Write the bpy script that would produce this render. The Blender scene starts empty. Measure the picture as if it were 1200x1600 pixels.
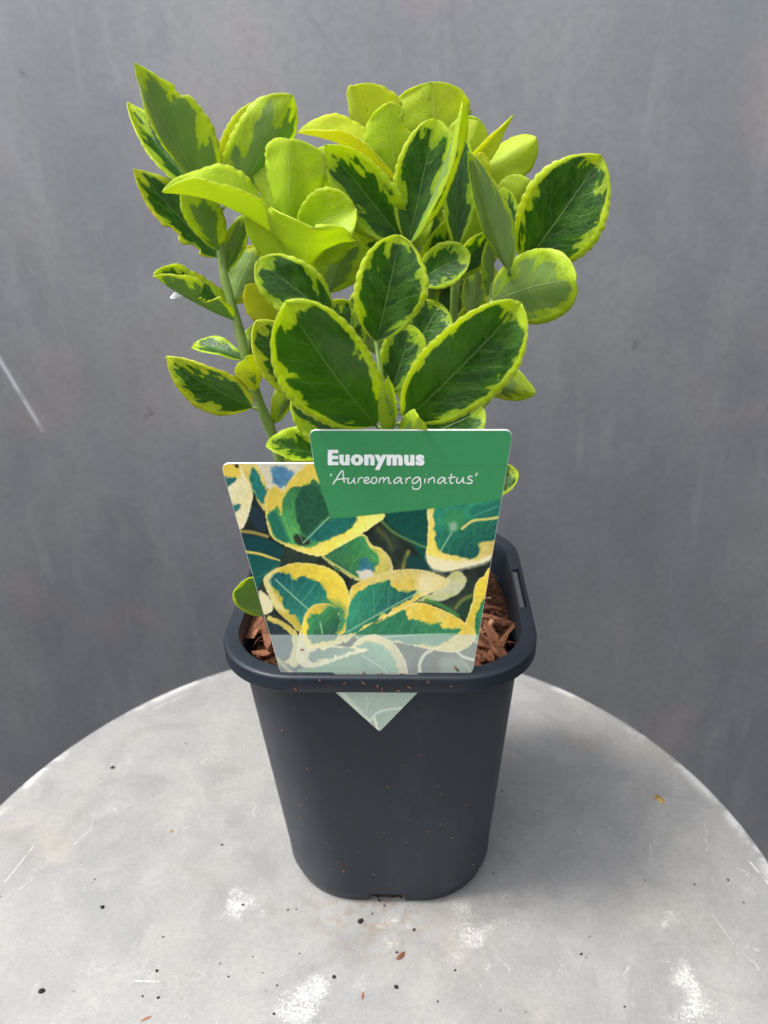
import bpy, math, random
import numpy as np
from mathutils import Vector, Matrix

# ------------------------------------------------------------------ camera, world, sun, exposure
scn = bpy.context.scene
CAM = dict(cx=.00546, D=.26849, H=.29318, pit=.44746, rol=-.03397, yaw=-.01428)
F_PX = 1200.0

def cam_axes():
    p, y, r = CAM['pit'], CAM['yaw'], CAM['rol']
    fw = Vector((math.sin(y) * math.cos(p), math.cos(y) * math.cos(p), -math.sin(p)))
    rt = Vector((math.cos(y), -math.sin(y), 0))
    up = rt.cross(fw)
    return rt * math.cos(r) + up * math.sin(r), up * math.cos(r) - rt * math.sin(r), fw

CR, CU, CF = cam_axes()
CC = Vector((CAM['cx'], -CAM['D'], CAM['H']))
cd = bpy.data.cameras.new('camera')
cam = bpy.data.objects.new('camera', cd)
scn.collection.objects.link(cam)
m3 = Matrix((CR, CU, -CF)).transposed()
cam.matrix_world = Matrix.Translation(CC) @ m3.to_4x4()
cd.sensor_fit = 'VERTICAL'
cd.sensor_height = 36.0
cd.lens = 36.0 * F_PX / 1600.0
cd.clip_start = .01
cd.clip_end = 200
cd.dof.use_dof = True
cd.dof.focus_distance = .262
cd.dof.aperture_fstop = 14
scn.camera = cam

SUN_EL, SUN_AZ = 62, -98          # degrees; azimuth measured from +Y (behind the plant) towards +X
w = bpy.data.worlds.new('World')
scn.world = w
w.use_nodes = True
nt = w.node_tree
sky = nt.nodes.new('ShaderNodeTexSky')
sky.sky_type = 'NISHITA'
sky.sun_disc = False
sky.sun_elevation = math.radians(SUN_EL)
sky.sun_rotation = math.radians(SUN_AZ)
sky.air_density = 1.0
sky.dust_density = 4.0
sky.ozone_density = 1.0
hs = nt.nodes.new('ShaderNodeHueSaturation')
hs.inputs['Saturation'].default_value = .22          # thin overcast: a whitish sky
nt.links.new(sky.outputs[0], hs.inputs['Color'])
bg = nt.nodes['Background']
nt.links.new(hs.outputs[0], bg.inputs['Color'])
bg.inputs['Strength'].default_value = .14
sd = bpy.data.lights.new('sun', 'SUN')
sd.energy = 1.8
sd.angle = math.radians(14)
sd.color = (1, .96, .9)
sun = bpy.data.objects.new('sun', sd)
scn.collection.objects.link(sun)
el, az = math.radians(SUN_EL), math.radians(SUN_AZ)
sdir = Vector((math.sin(az) * math.cos(el), math.cos(az) * math.cos(el), math.sin(el)))
sun.rotation_euler = sdir.to_track_quat('Z', 'Y').to_euler()
scn.view_settings.view_transform = 'Standard'
scn.view_settings.look = 'None'
scn.view_settings.exposure = 1.38
scn.view_settings.gamma = 1
scn.view_settings.use_curve_mapping = False
scn.render.engine = 'CYCLES'
scn.cycles.use_denoising = True
scn.cycles.max_bounces = 10
scn.cycles.diffuse_bounces = 6
scn.cycles.transmission_bounces = 6
scn.cycles.sample_clamp_indirect = 6

# ------------------------------------------------------------------ helpers
COL = scn.collection
rng = random.Random(7)

def ray(px, py):
    return (CF + CR * ((px - 600) / F_PX) + CU * ((800 - py) / F_PX))

def at_y(px, py, Y):
    d = ray(px, py)
    return CC + d * ((Y - CC.y) / d.y)

def at_z(px, py, Z=0.0):
    d = ray(px, py)
    return CC + d * ((Z - CC.z) / d.z)

def px_m(p):                       # metres per photo pixel at a point
    return (p - CC).dot(CF) / F_PX

def link(name, me, mats=(), parent=None, smooth=True):
    o = bpy.data.objects.new(name, me)
    COL.objects.link(o)
    for m in mats:
        if m.name not in [x.name for x in me.materials if x]:
            me.materials.append(m)
    if parent is not None:
        o.parent = parent
    if smooth and len(me.polygons):
        me.polygons.foreach_set('use_smooth', [True] * len(me.polygons))
    return o

def mesh(name, verts, faces):
    me = bpy.data.meshes.new(name)
    me.from_pydata([tuple(v) for v in verts], [], faces)
    me.update()
    return me

def tag(o, label, cat=None, group=None, kind=None):
    if label: o['label'] = label
    if cat: o['category'] = cat
    if group: o['group'] = group
    if kind: o['kind'] = kind
    return o

def lin(r, g, b):
    f = lambda c: c / 12.92 if c <= .04045 else ((c + .055) / 1.055) ** 2.4
    return (f(r / 255), f(g / 255), f(b / 255), 1)

class NT:
    """tiny node-tree builder"""
    def __init__(s, name):
        s.m = bpy.data.materials.new(name)
        s.m.use_nodes = True
        s.t = s.m.node_tree
        s.b = s.t.nodes['Principled BSDF']
        s.out = s.t.nodes['Material Output']
    def n(s, typ, **kw):
        x = s.t.nodes.new('ShaderNode' + typ)
        for k, v in kw.items():
            setattr(x, k, v)
        return x
    def put(s, sock, v):
        if v is None: return
        if hasattr(v, 'is_output'): s.t.links.new(v, sock)
        else: sock.default_value = v
    def math(s, op, a, b=None, c=None, clamp=False):
        x = s.n('Math', operation=op, use_clamp=clamp)
        s.put(x.inputs[0], a); s.put(x.inputs[1], b); s.put(x.inputs[2], c)
        return x.outputs[0]
    def vm(s, op, a, b=None, scale=None):
        x = s.n('VectorMath', operation=op)
        s.put(x.inputs[0], a); s.put(x.inputs[1], b)
        if scale is not None: s.put(x.inputs['Scale'], scale)
        return x.outputs['Value'] if op in ('DOT_PRODUCT', 'LENGTH', 'DISTANCE') else x.outputs[0]
    def noise(s, vec, scale, detail=3, rough=.5, dist=0.0):
        x = s.n('TexNoise')
        s.put(x.inputs['Vector'], vec); s.put(x.inputs['Scale'], scale)
        x.inputs['Detail'].default_value = detail
        x.inputs['Roughness'].default_value = rough
        x.inputs['Distortion'].default_value = dist
        return x.outputs[0]
    def ramp(s, f, a, b, lo=0.0, hi=1.0, smooth=True):
        x = s.n('MapRange', interpolation_type='SMOOTHSTEP' if smooth else 'LINEAR', clamp=True)
        s.put(x.inputs[0], f); s.put(x.inputs[1], a); s.put(x.inputs[2], b)
        s.put(x.inputs[3], lo); s.put(x.inputs[4], hi)
        return x.outputs[0]
    def mix(s, f, a, b, blend='MIX'):
        x = s.n('Mix', data_type='RGBA', blend_type=blend)
        s.put(x.inputs[0], f); s.put(x.inputs[6], a); s.put(x.inputs[7], b)
        return x.outputs[2]
    def comb(s, x, y, z):
        c = s.n('CombineXYZ')
        s.put(c.inputs[0], x); s.put(c.inputs[1], y); s.put(c.inputs[2], z)
        return c.outputs[0]
    def sep(s, v):
        c = s.n('SeparateXYZ'); s.put(c.inputs[0], v)
        return c.outputs[0], c.outputs[1], c.outputs[2]
    def obj(s):
        return s.n('TexCoord').outputs['Object']
    def scl(s, v, xyz):
        return s.vm('MULTIPLY', v, xyz)
    def seg(s, v, A, B, w0, w1=None):
        """soft mask of a straight scratch from A to B"""
        A, B = Vector(A), Vector(B)
        ab = B - A
        pa = s.vm('SUBTRACT', v, tuple(A))
        h = s.math('DIVIDE', s.vm('DOT_PRODUCT', pa, tuple(ab)), ab.length_squared, clamp=True)
        q = s.vm('SCALE', tuple(ab), scale=h)
        d = s.vm('DISTANCE', pa, q)
        return s.ramp(d, w0, w0 * .3 if w1 is None else w1, 0, 1)
    def bump(s, h, strength, dist=.001):
        x = s.n('Bump')
        x.inputs['Strength'].default_value = strength
        x.inputs['Distance'].default_value = dist
        s.put(x.inputs['Height'], h)
        s.t.links.new(x.outputs[0], s.b.inputs['Normal'])
        return x.outputs[0]
    def set(s, **kw):
        names = dict(color='Base Color', rough='Roughness', metal='Metallic', spec='Specular IOR Level')
        for k, v in kw.items():
            s.put(s.b.inputs[names[k]], v)
        return s.m

def vnoise(x, y, seed=0):
    """value noise on numpy arrays"""
    xi, yi = np.floor(x).astype(np.int64), np.floor(y).astype(np.int64)
    fx, fy = x - xi, y - yi
    fx, fy = fx * fx * (3 - 2 * fx), fy * fy * (3 - 2 * fy)
    def h(a, b):
        n = (a * 374761393 + b * 668265263 + seed * 1442695041) & 0x7fffffff
        n = ((n ^ (n >> 13)) * 1274126177) & 0x7fffffff
        return ((n ^ (n >> 16)) & 0xffff) / 65535.0
    return (h(xi, yi) * (1 - fx) + h(xi + 1, yi) * fx) * (1 - fy) + (h(xi, yi + 1) * (1 - fx) + h(xi + 1, yi + 1) * fx) * fy

def tube(path, radii, n=8, cap=True):
    verts, faces = [], []
    P = [Vector(p) for p in path]
    ref = Vector((.31, -.87, .2)).normalized()
    for i, p in enumerate(P):
        t = (P[min(i + 1, len(P) - 1)] - P[max(i - 1, 0)]).normalized()
        u = ref - t * ref.dot(t)
        if u.length < .05: u = Vector((1, 0, 0)) - t * t.x
        u.normalize(); v = t.cross(u)
        for k in range(n):
            a = 2 * math.pi * k / n
            verts.append(p + (u * math.cos(a) + v * math.sin(a)) * radii[i])
    for i in range(len(P) - 1):
        for k in range(n):
            a, b = i * n + k, i * n + (k + 1) % n
            faces.append((a, b, b + n, a + n))
    if cap:
        faces.append(tuple(range(n - 1, -1, -1)))
        faces.append(tuple((len(P) - 1) * n + k for k in range(n)))
    return verts, faces

def spline(pts, n):
    """Catmull-Rom through points"""
    P = [Vector(p) for p in pts]
    P = [P[0] * 2 - P[1]] + P + [P[-1] * 2 - P[-2]]
    out = []
    for i in range(1, len(P) - 2):
        for k in range(n):
            t = k / n
            a, b, c, d = P[i - 1], P[i], P[i + 1], P[i + 2]
            out.append(.5 * ((2 * b) + (c - a) * t + (2 * a - 5 * b + 4 * c - d) * t * t + (3 * b - a - 3 * c + d) * t ** 3))
    out.append(P[-2])
    return out

# ------------------------------------------------------------------ wall behind
WALL_Y = .33
def wall_material():
    s = NT('painted_steel')
    v = s.obj()
    big = s.noise(s.scl(v, (1.0, 1, .55)), 5.5, 4, .55)
    streak = s.noise(s.scl(v, (1, 1, .05)), 60, 3, .6)
    fine = s.noise(v, 190, 3, .65)
    blot = s.noise(s.scl(v, (1, 1, .6)), 24, 4, .6)
    c = s.mix(s.ramp(big, .3, .72), lin(148, 151, 158), lin(172, 171, 173))
    c = s.mix(s.ramp(streak, .45, .75, 0, .1), c, lin(184, 180, 176))
    c = s.mix(s.ramp(blot, .56, .78, 0, .45), c, lin(137, 139, 145))
    pink = s.noise(s.vm('ADD', v, (3.3, 0, 1.2)), 7.5, 2)
    c = s.mix(s.ramp(pink, .6, .75, 0, .35), c, lin(190, 168, 168))
    tan_ = s.noise(s.vm('ADD', v, (1.3, 0, 4.2)), 4.5, 3)
    c = s.mix(s.ramp(tan_, .55, .75, 0, .45), c, lin(186, 179, 168))
    spot = s.n('TexVoronoi'); s.put(spot.inputs['Vector'], s.vm('ADD', v, s.vm('SCALE', s.comb(fine, blot, fine), scale=.02))); spot.inputs['Scale'].default_value = 13
    dots = s.ramp(spot.outputs['Distance'], .07, .025)
    c = s.mix(s.math('MULTIPLY', dots, .55), c, lin(104, 104, 108))
    spot2 = s.n('TexVoronoi'); s.put(spot2.inputs['Vector'], s.vm('ADD', v, (.37, 0, .11))); spot2.inputs['Scale'].default_value = 9
    dots2 = s.math('MULTIPLY', s.ramp(spot2.outputs['Distance'], .09, .03), s.ramp(blot, .45, .6))
    c = s.mix(s.math('MULTIPLY', dots2, .5), c, lin(165, 165, 165))
    W = lambda x, y: tuple(at_y(x, y, WALL_Y))
    sc = s.seg(v, W(-14, 540), W(66, 672), .0026, .0003)
    sc = s.math('MULTIPLY', sc, s.ramp(s.noise(s.scl(v, (1, 1, 1)), 55, 3), .3, .55))
    c = s.mix(s.math('MULTIPLY', sc, 1.0), c, lin(235, 236, 240))
    dent = s.seg(v, W(488, 32), W(505, 52), .0045, .0005)
    c = s.mix(s.math('MULTIPLY', dent, .55), c, lin(85, 80, 84))
    v1 = s.seg(v, W(1118, 905), W(1134, 965), .0022, .0003)
    v2 = s.seg(v, W(1134, 965), W(1150, 912), .0022, .0003)
    c = s.mix(s.math('MULTIPLY', s.math('MAXIMUM', v1, v2), .25), c, lin(150, 150, 146))
    h = s.math('ADD', s.math('MULTIPLY', big, 1.0), s.math('ADD', s.math('MULTIPLY', fine, .05), s.math('MULTIPLY', streak, .02)))
    c = s.mix(s.ramp(fine, .35, .7, 0, .22), c, lin(126, 127, 130))
    sm2 = s.noise(s.scl(v, (1, 1, .25)), 34, 5, .68, .6)
    c = s.mix(s.ramp(sm2, .52, .72, 0, .3), c, lin(186, 186, 188))
    s.bump(h, .25, .004)
    rough = s.ramp(blot, .3, .7, .40, .48)
    s.set(color=c, rough=rough, metal=.6, spec=.5)
    return s.m
wm = wall_material()
nx, nz = 60, 50
vs, fs = [], []
for j in range(nz + 1):
    for i in range(nx + 1):
        x = -1.6 + 3.2 * i / nx; z = -.75 + 2.2 * j / nz
        vs.append((x, WALL_Y + .0025 * math.sin(x * 5 + 1.3) + .0015 * math.sin(z * 7 + x * 2), z))
for j in range(nz):
    for i in range(nx):
        a = j * (nx + 1) + i
        fs.append((a, a + 1, a + nx + 2, a + nx + 1))
wall = link('wall', mesh('wall', vs, fs), [wm])
tag(wall, 'scuffed grey painted steel wall behind the potted plant', None, None, 'structure')

# ------------------------------------------------------------------ round table top
TR, TX, TY = .18928, -.01942, -.04788
def table_material():
    s = NT('worn_zinc')
    v = s.obj()
    big = s.noise(v, 11, 4, .55)
    mid = s.noise(v, 45, 4, .6)
    fine = s.noise(v, 1400, 2, .6)
    grit = s.noise(v, 420, 4, .7)
    c = s.mix(s.ramp(big, .3, .7), lin(126, 127, 128), lin(139, 138, 136))
    c = s.mix(s.ramp(mid, .35, .75, 0, .5), c, lin(144, 143, 140))
    warm = s.noise(s.vm('ADD', v, (.3, .1, 0)), 16, 3)
    c = s.mix(s.ramp(warm, .52, .74, 0, .42), c, lin(148, 140, 124))
    c = s.mix(s.ramp(grit, .35, .7, 0, .4), c, lin(114, 115, 117))
    c = s.mix(s.ramp(fine, .55, .72, 0, .5), c, lin(160, 160, 158))
    # white rubbed patches, broken into grains
    patches = [(385, 1412, 46, .9), (480, 1568, 60, 1), (560, 1525, 40, .4), (612, 1458, 38, 1), (742, 1448, 48, .9), (700, 1500, 36, .6),
               (1070, 1545, 46, 1), (1040, 1430, 36, .75), (66, 1330, 30, .6), (830, 1440, 40, .4), (230, 1530, 70, .3), (95, 1178, 30, .55), (345, 1052, 40, .5), (1120, 1590, 40, .4)]
    tot = None
    vd = s.vm('ADD', v, s.vm('SCALE', s.vm('SUBTRACT', s.comb(s.noise(v, 60, 3), s.noise(s.vm('ADD', v, (5, 0, 0)), 60, 3), .5), (.5, .5, .5)), scale=.045))
    for (x, y, r, k) in patches:
        p = at_z(x, y); e = (at_z(x + r, y) - p).length
        d = s.vm('DISTANCE', vd, tuple(p))
        m = s.ramp(d, e * 1.25, 0, 0, k)
        tot = m if tot is None else s.math('MAXIMUM', tot, m)
    g2 = s.noise(v, 900, 3, .75)
    grain = s.math('ADD', s.math('MULTIPLY', g2, .85), s.math('MULTIPLY', mid, .25))
    pm = s.ramp(s.math('ADD', s.math('MULTIPLY', tot, .22), grain), .70, .82)
    pm = s.math('MULTIPLY', pm, s.ramp(tot, .03, .2))
    soft = s.math('MULTIPLY', s.ramp(tot, .1, 1.0), s.ramp(s.noise(v, 130, 4, .7), .4, .7))
    c = s.mix(s.math('MULTIPLY', soft, .45), c, lin(190, 190, 187))
    c = s.mix(s.math('MULTIPLY', pm, .5), c, lin(206, 206, 203))
    ringst = s.noise(s.vm('ADD', v, (.7, .3, 0)), 26, 5, .7, 1.5)
    c = s.mix(s.ramp(ringst, .5, .62, 0, .22), c, lin(104, 103, 102))
    c = s.mix(s.ramp(ringst, .42, .34, 0, .2), c, lin(158, 157, 154))
    # scratches
    scr = None
    S = [((147, 1268), (142, 1295), .00035), ((142, 1295), (115, 1320), .0007), ((52, 1322), (8, 1378), .0008), ((50, 1374), (24, 1394), .0006), ((243, 1107), (300, 1080), .0008),
         ((322, 1186), (313, 1192), .0012), ((212, 1533), (248, 1534), .0009), ((52, 1545), (58, 1538), .0005), ((1114, 1430), (1146, 1474), .0004), ((1102, 1285), (1104, 1330), .0004), ((972, 1525), (984, 1510), .0006),
         ((286, 1296), (290, 1293), .0012), ((820, 1260), (866, 1268), .0003), ((1016, 1312), (1018, 1345), .0003), ((1166, 1340), (1200, 1380), .0016), ((1010, 1148), (1026, 1160), .002), ((780, 1410), (792, 1396), .0004)]
    for a, b, wd in S:
        m = s.seg(v, at_z(*a), at_z(*b), wd * .5, wd * .05)
        scr = m if scr is None else s.math('MAXIMUM', scr, m)
    scr = s.math('MULTIPLY', scr, s.ramp(s.noise(v, 240, 3, .7), .36, .56))
    hair = s.n('TexVoronoi', feature='DISTANCE_TO_EDGE'); s.put(hair.inputs['Vector'], s.vm('ADD', s.scl(v, (1, .35, 1)), s.vm('SCALE', s.comb(big, mid, 0), scale=.08))); hair.inputs['Scale'].default_value = 55
    hm = s.math('MULTIPLY', s.ramp(hair.outputs['Distance'], .012, .003), s.ramp(s.noise(v, 34, 2), .58, .66))
    scr = s.math('MAXIMUM', scr, s.math('MULTIPLY', hm, .45))
    c = s.mix(s.math('MULTIPLY', scr, .55), c, lin(206, 206, 204))
    # worn bright rim
    dc = s.vm('DISTANCE', s.scl(v, (1, 1, 0)), (TX, TY, 0))
    rim = s.math('MULTIPLY', s.ramp(dc, TR - .009, TR - .0005), s.ramp(s.noise(v, 34, 5, .7), .46, .58))
    c = s.mix(s.math('MULTIPLY', rim, .75), c, lin(200, 200, 198))
    # dark specks of dust
    sp = s.n('TexVoronoi'); s.put(sp.inputs['Vector'], v); sp.inputs['Scale'].default_value = 160
    sm = s.math('MULTIPLY', s.ramp(sp.outputs['Distance'], .1, .05), s.ramp(s.noise(v, 70, 2), .58, .63))
    c = s.mix(s.math('MULTIPLY', sm, .75), c, lin(72, 66, 60))
    soil = s.vm('DISTANCE', v, tuple(at_z(585, 1418)))
    st = s.math('MULTIPLY', s.ramp(soil, .035, .004), s.ramp(s.noise(v, 150, 4, .7), .47, .62))
    c = s.mix(s.math('MULTIPLY', st, .5), c, lin(120, 100, 78))
    h = s.math('ADD', s.math('MULTIPLY', grit, .5), s.math('MULTIPLY', big, 2))
    s.bump(s.math('SUBTRACT', h, scr), .16, .0006)
    s.set(color=c, rough=s.ramp(mid, .3, .7, .46, .62), metal=.25, spec=.5)
    return s.m
tm = table_material()
N = 180
prof = [(0, 0)] + [(TR * k / 8, 0) for k in range(1, 8)] + [(TR - .004, 0)]
for k in range(1, 7):
    a = k / 6 * math.pi / 2
    prof.append((TR - .004 + .004 * math.sin(a), -.004 + .004 * math.cos(a)))
prof += [(TR, -.028), (TR - .0012, -.029), (TR - .0025, -.028), (TR - .0025, -.006)]
vs, fs = [(TX, TY, 0)], []
for r, z in prof[1:]:
    for k in range(N):
        a = 2 * math.pi * k / N
        wob = 1 + (.0012 * math.sin(3 * a + 1) + .0008 * math.sin(7 * a)) * (r / TR) ** 6
        vs.append((TX + r * wob * math.cos(a), TY + r * wob * math.sin(a), z))
for k in range(N):
    fs.append((0, 1 + k, 1 + (k + 1) % N))
for j in range(len(prof) - 2):
    for k in range(N):
        a, b = 1 + j * N + k, 1 + j * N + (k + 1) % N
        fs.append((a, a + N, b + N, b))
b0 = 1 + (len(prof) - 2) * N
fs.append(tuple(b0 + k for k in range(N)))
table = link('round_table_top', mesh('round_table_top', vs, fs), [tm])
tag(table, 'round grey worn metal table top with white scuffs and scratches', 'table')

# ------------------------------------------------------------------ pot
PH, WT, RT_, LH = .13, .05826, .0297, .00635
PROT = -.0446
def pot_material(name='grey_plastic'):
    s = NT(name)
    v = s.obj()
    n1 = s.noise(v, 35, 3); n2 = s.noise(v, 900, 2); n3 = s.noise(s.scl(v, (1, 1, .15)), 220, 2)
    c = s.mix(s.ramp(n1, .3, .7), lin(24, 31, 40), lin(29, 36, 45))
    dust = s.noise(v, 260, 4, .7)
    c = s.mix(s.ramp(dust, .6, .8, 0, .28), c, lin(62, 60, 58))
    smear = s.noise(s.scl(v, (1, 1, .35)), 48, 5, .7, .8)
    c = s.mix(s.ramp(smear, .5, .72, 0, .35), c, lin(52, 57, 63))
    scuff = s.noise(s.scl(v, (.5, .5, 3)), 380, 3, .6)
    c = s.mix(s.math('MULTIPLY', s.ramp(scuff, .66, .74), s.ramp(smear, .45, .6, 0, .45)), c, lin(92, 92, 92))
    s.bump(s.math('ADD', n2, s.math('MULTIPLY', n3, .6)), .10, .0004)
    s.set(color=c, rough=s.ramp(n1, .3, .7, .42, .52), spec=.34)
    return s.m
pm_ = pot_material()
SLOT, NOTCH = .0146, .0078
def ring(wd, r, z, extra=()):
    """rounded square, CCW, with fixed vertices on each side so that slots can be cut"""
    pts = []
    sides = [((1, 0), (0, 1)), ((0, 1), (-1, 0)), ((-1, 0), (0, -1)), ((0, -1), (1, 0))]
    for k, (nrm, tan) in enumerate(sides):
        L = wd - r
        for t in (-L, -SLOT if L > SLOT else -L * .9, -NOTCH, NOTCH, SLOT if L > SLOT else L * .9):
            pts.append((nrm[0] * wd + tan[0] * t, nrm[1] * wd + tan[1] * t))
        a0 = k * math.pi / 2
        nn = sides[(k + 1) % 4][0]
        cx_, cy_ = (nrm[0] + nn[0]) * L, (nrm[1] + nn[1]) * L
        for q in range(0, 12):
            a = a0 + q / 12 * math.pi / 2
            pts.append((cx_ + r * math.cos(a), cy_ + r * math.sin(a)))
    c, s_ = math.cos(PROT), math.sin(PROT)
    return [(x * c - y * s_, x * s_ + y * c, z) for x, y in pts]
NP = 4 * 17
SEG_SLOT = {k * 17 + j for k in range(4) for j in (1, 2, 3)}
SEG_NOTCH = {k * 17 + 2 for k in range(4)}
wb, rb, ww, rw = .04375, .0297, .0522, .0262
def wallw(z):
    f = z / (PH - LH)
    return wb + (ww - wb) * f, rb + (rw - rb) * f
loops = []
def L_(wd, r, z, skip=None): loops.append((ring(wd, r, z), skip))
# outside, bottom to top: (skip = set of segments left open between this loop and the next)
w0, r0 = wallw(0)
L_(w0 - .0006, r0, 0, SEG_NOTCH)
L_(w0 - .0002, r0, .0008, SEG_NOTCH)
L_(wallw(.0046)[0], r0, .0046, None)
L_(wallw(.0066)[0] - .0001, r0, .0066)
L_(wallw(.0068)[0] + .0008, r0, .0070)
for f in (.1, .25, .4, .55, .7, .85, .95):
    z = f * (PH - LH); L_(wallw(z)[0] + .0005, wallw(z)[1], z)
L_(.0524, .0262, PH - LH - .001)
L_(.0534, .0268, PH - .0016)                      # up inside the hollow lip
L_(.0538, .0270, PH - .0012, SEG_SLOT)            # underside of the lip top, slot open
L_(.0566, .0288, PH - .0012)
L_(.0570, .0290, PH - LH)                         # skirt inside
L_(.0578, .0294, PH - LH - .0002)
L_(WT, RT_, PH - LH + .0004)
L_(WT, RT_, PH - .0010)
L_(WT - .0002, RT_ - .0001, PH - .0004)
L_(WT - .0007, RT_ - .0004, PH)
L_(.0566, .0288, PH + .00005, SEG_SLOT)
L_(.0538, .0270, PH + .00005)
L_(.0530, .0266, PH)
L_(.0526, .0264, PH - .0006)
L_(.0520, .0262, PH - .004)
for f in (.8, .5, .2, .04):
    z = f * (PH - LH); L_(wallw(z)[0] - .001, wallw(z)[1] - .0005, z)
vs, fs = [], []
for lp, sk in loops: vs += lp
for j in range(len(loops) - 1):
    for k in range(NP):
        if loops[j][1] and k in loops[j][1]: continue
        a, b = j * NP + k, j * NP + (k + 1) % NP
        fs.append((a, b, b + NP, a + NP))
fs.append(tuple((len(loops) - 1) * NP + k for k in range(NP)))
# walls of the slots: join underside of the lip to its top
i_u0 = next(i for i, l in enumerate(loops) if l[1] is SEG_SLOT)
i_t0 = max(i for i, l in enumerate(loops) if l[1] is SEG_SLOT)
for k in range(4):
    s0, s1 = k * 17 + 1, k * 17 + 4
    for (u, t) in ((i_u0, i_t0 + 1), (i_u0 + 1, i_t0)):
        for q in range(s0, s1):
            fs.append((u * NP + q, t * NP + q, t * NP + q + 1, u * NP + q + 1))
    for q in (s0, s1):
        fs.append((i_u0 * NP + q, (i_u0 + 1) * NP + q, i_t0 * NP + q, (i_t0 + 1) * NP + q))
pot = bpy.data.objects.new('plant_pot', None)
COL.objects.link(pot)
pot.empty_display_size = .02
tag(pot, 'dark grey square plastic nursery pot with rounded corners on the table', 'pot')
i_r0 = next(i for i, l in enumerate(loops) if abs(l[0][0][2] - (PH - .0016)) < 1e-6)
i_r1 = max(i for i, l in enumerate(loops) if abs(l[0][0][2] - (PH - .004)) < 1e-6)
def part_mesh(name, faces):
    used = sorted({i for f in faces for i in f}); mp = {i: k for k, i in enumerate(used)}
    me = mesh(name, [vs[i] for i in used], [tuple(mp[i] for i in f) for f in faces])
    o = link(name, me, [pm_], pot)
    me.set_sharp_from_angle(angle=math.radians(38))
    return o
is_rim = lambda f: all(i_r0 <= i // NP <= i_r1 for i in f)
part_mesh('pot_wall', [f for f in fs if not is_rim(f)])
part_mesh('pot_rim', [f for f in fs if is_rim(f)])
# floor under the pot seen through the drainage notch
fl = ring(wallw(.004)[0] - .002, r0, .0062)
link('pot_floor', mesh('pot_floor', fl + [(x, y, .0072) for x, y, z in fl], [tuple(range(NP)), tuple(range(2 * NP - 1, NP - 1, -1))] + [(k, NP + k, NP + (k + 1) % NP, (k + 1) % NP) for k in range(NP)]), [pm_], pot, False)

# ------------------------------------------------------------------ bark mulch
def bark_material():
    s = NT('bark')
    v = s.obj()
    rnd = s.n('ObjectInfo').outputs['Random']
    gr = s.noise(s.scl(v, (.25, 1, 1)), 900, 4, .65)
    c = s.mix(rnd, lin(96, 56, 38), lin(168, 116, 88))
    c = s.mix(s.ramp(gr, .35, .7), s.mix(.55, c, lin(52, 30, 20)), c)
    c = s.mix(s.ramp(s.math('FRACT', s.math('MULTIPLY', rnd, 7.3)), .72, .95, 0, .7), c, lin(186, 142, 112))
    s.bump(gr, .8, .0008)
    s.set(color=c, rough=.85, spec=.2)
    return s.m
bm_ = bark_material()
s = NT('peat'); v = s.obj(); n_ = s.noise(v, 500, 5, .7)
s.bump(n_, 1.0, .002); peat = s.set(color=s.mix(s.ramp(n_, .35, .7), lin(38, 24, 17), lin(84, 56, 40)), rough=.95, spec=.1)
MZ = PH - .0115
def mulch_z(x, y):
    return MZ + .0030 * float(vnoise(np.array(x * 90 + 50), np.array(y * 90 + 50), 3)) + .002 * float(vnoise(np.array(x * 240 + 50), np.array(y * 240 + 50), 5)) - .002
vs, fs = [], []
M = 44
hw = .0512
for j in range(M + 1):
    for i in range(M + 1):
        u, v_ = 2 * i / M - 1, 2 * j / M - 1
        x, y = u * math.sqrt(1 - .33 * v_ * v_), v_ * math.sqrt(1 - .33 * u * u)
        x, y = x * hw, y * hw
        c_, s_ = math.cos(PROT), math.sin(PROT)
        X, Y = x * c_ - y * s_, x * s_ + y * c_
        vs.append((X, Y, mulch_z(X, Y)))
for j in range(M):
    for i in range(M):
        a = j * (M + 1) + i
        fs.append((a, a + 1, a + M + 2, a + M + 1))
mulch = link('bark_mulch', mesh('bark_mulch', vs, fs), [peat])
tag(mulch, 'reddish brown shredded bark mulch filling the top of the pot', 'mulch')
chip_meshes = []
for k in range(14):
    r = random.Random(100 + k)
    L, Wd, T = r.uniform(.008, .021), r.uniform(.0018, .006), r.uniform(.0008, .0022)
    nseg = 5; vs = []
    bend = r.uniform(-.0015, .0015)
    for i in range(nseg + 1):
        t = i / nseg; x = (t - .5) * L
        k0 = (.45 + .55 * math.sin(math.pi * min(1, t * 1.6 + .12))) * r.uniform(.75, 1.1) if 0 < i < nseg else r.uniform(.15, .6)
        o = r.uniform(-.0005, .0005)
        zb = bend * (1 - (2 * t - 1) ** 2)
        for (sy, sz) in ((-1, -1), (1, -1), (1, 1), (-1, 1)):
            vs.append((x + r.uniform(-.0007, .0007), sy * Wd / 2 * k0 + o + r.uniform(-.0003, .0003), zb + sz * T / 2 * r.uniform(.6, 1.1)))
    fs = []
    for i in range(nseg):
        for q in range(4):
            a, b = i * 4 + q, i * 4 + (q + 1) % 4
            fs.append((a, b, b + 4, a + 4))
    fs += [(3, 2, 1, 0), tuple(nseg * 4 + q for q in range(4))]
    me = mesh('bark_chip', vs, fs); me.materials.append(bm_); chip_meshes.append(me)
def chip(x, y, z, yaw, tilt, roll, sc=1, k=None):
    o = bpy.data.objects.new('bark_chip', chip_meshes[k if k is not None else rng.randrange(14)])
    COL.objects.link(o); o.parent = mulch
    o.location = (x, y, z); o.rotation_euler = (roll, tilt, yaw); o.scale = (sc, sc, sc)
    return o
cnt = 0
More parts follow.
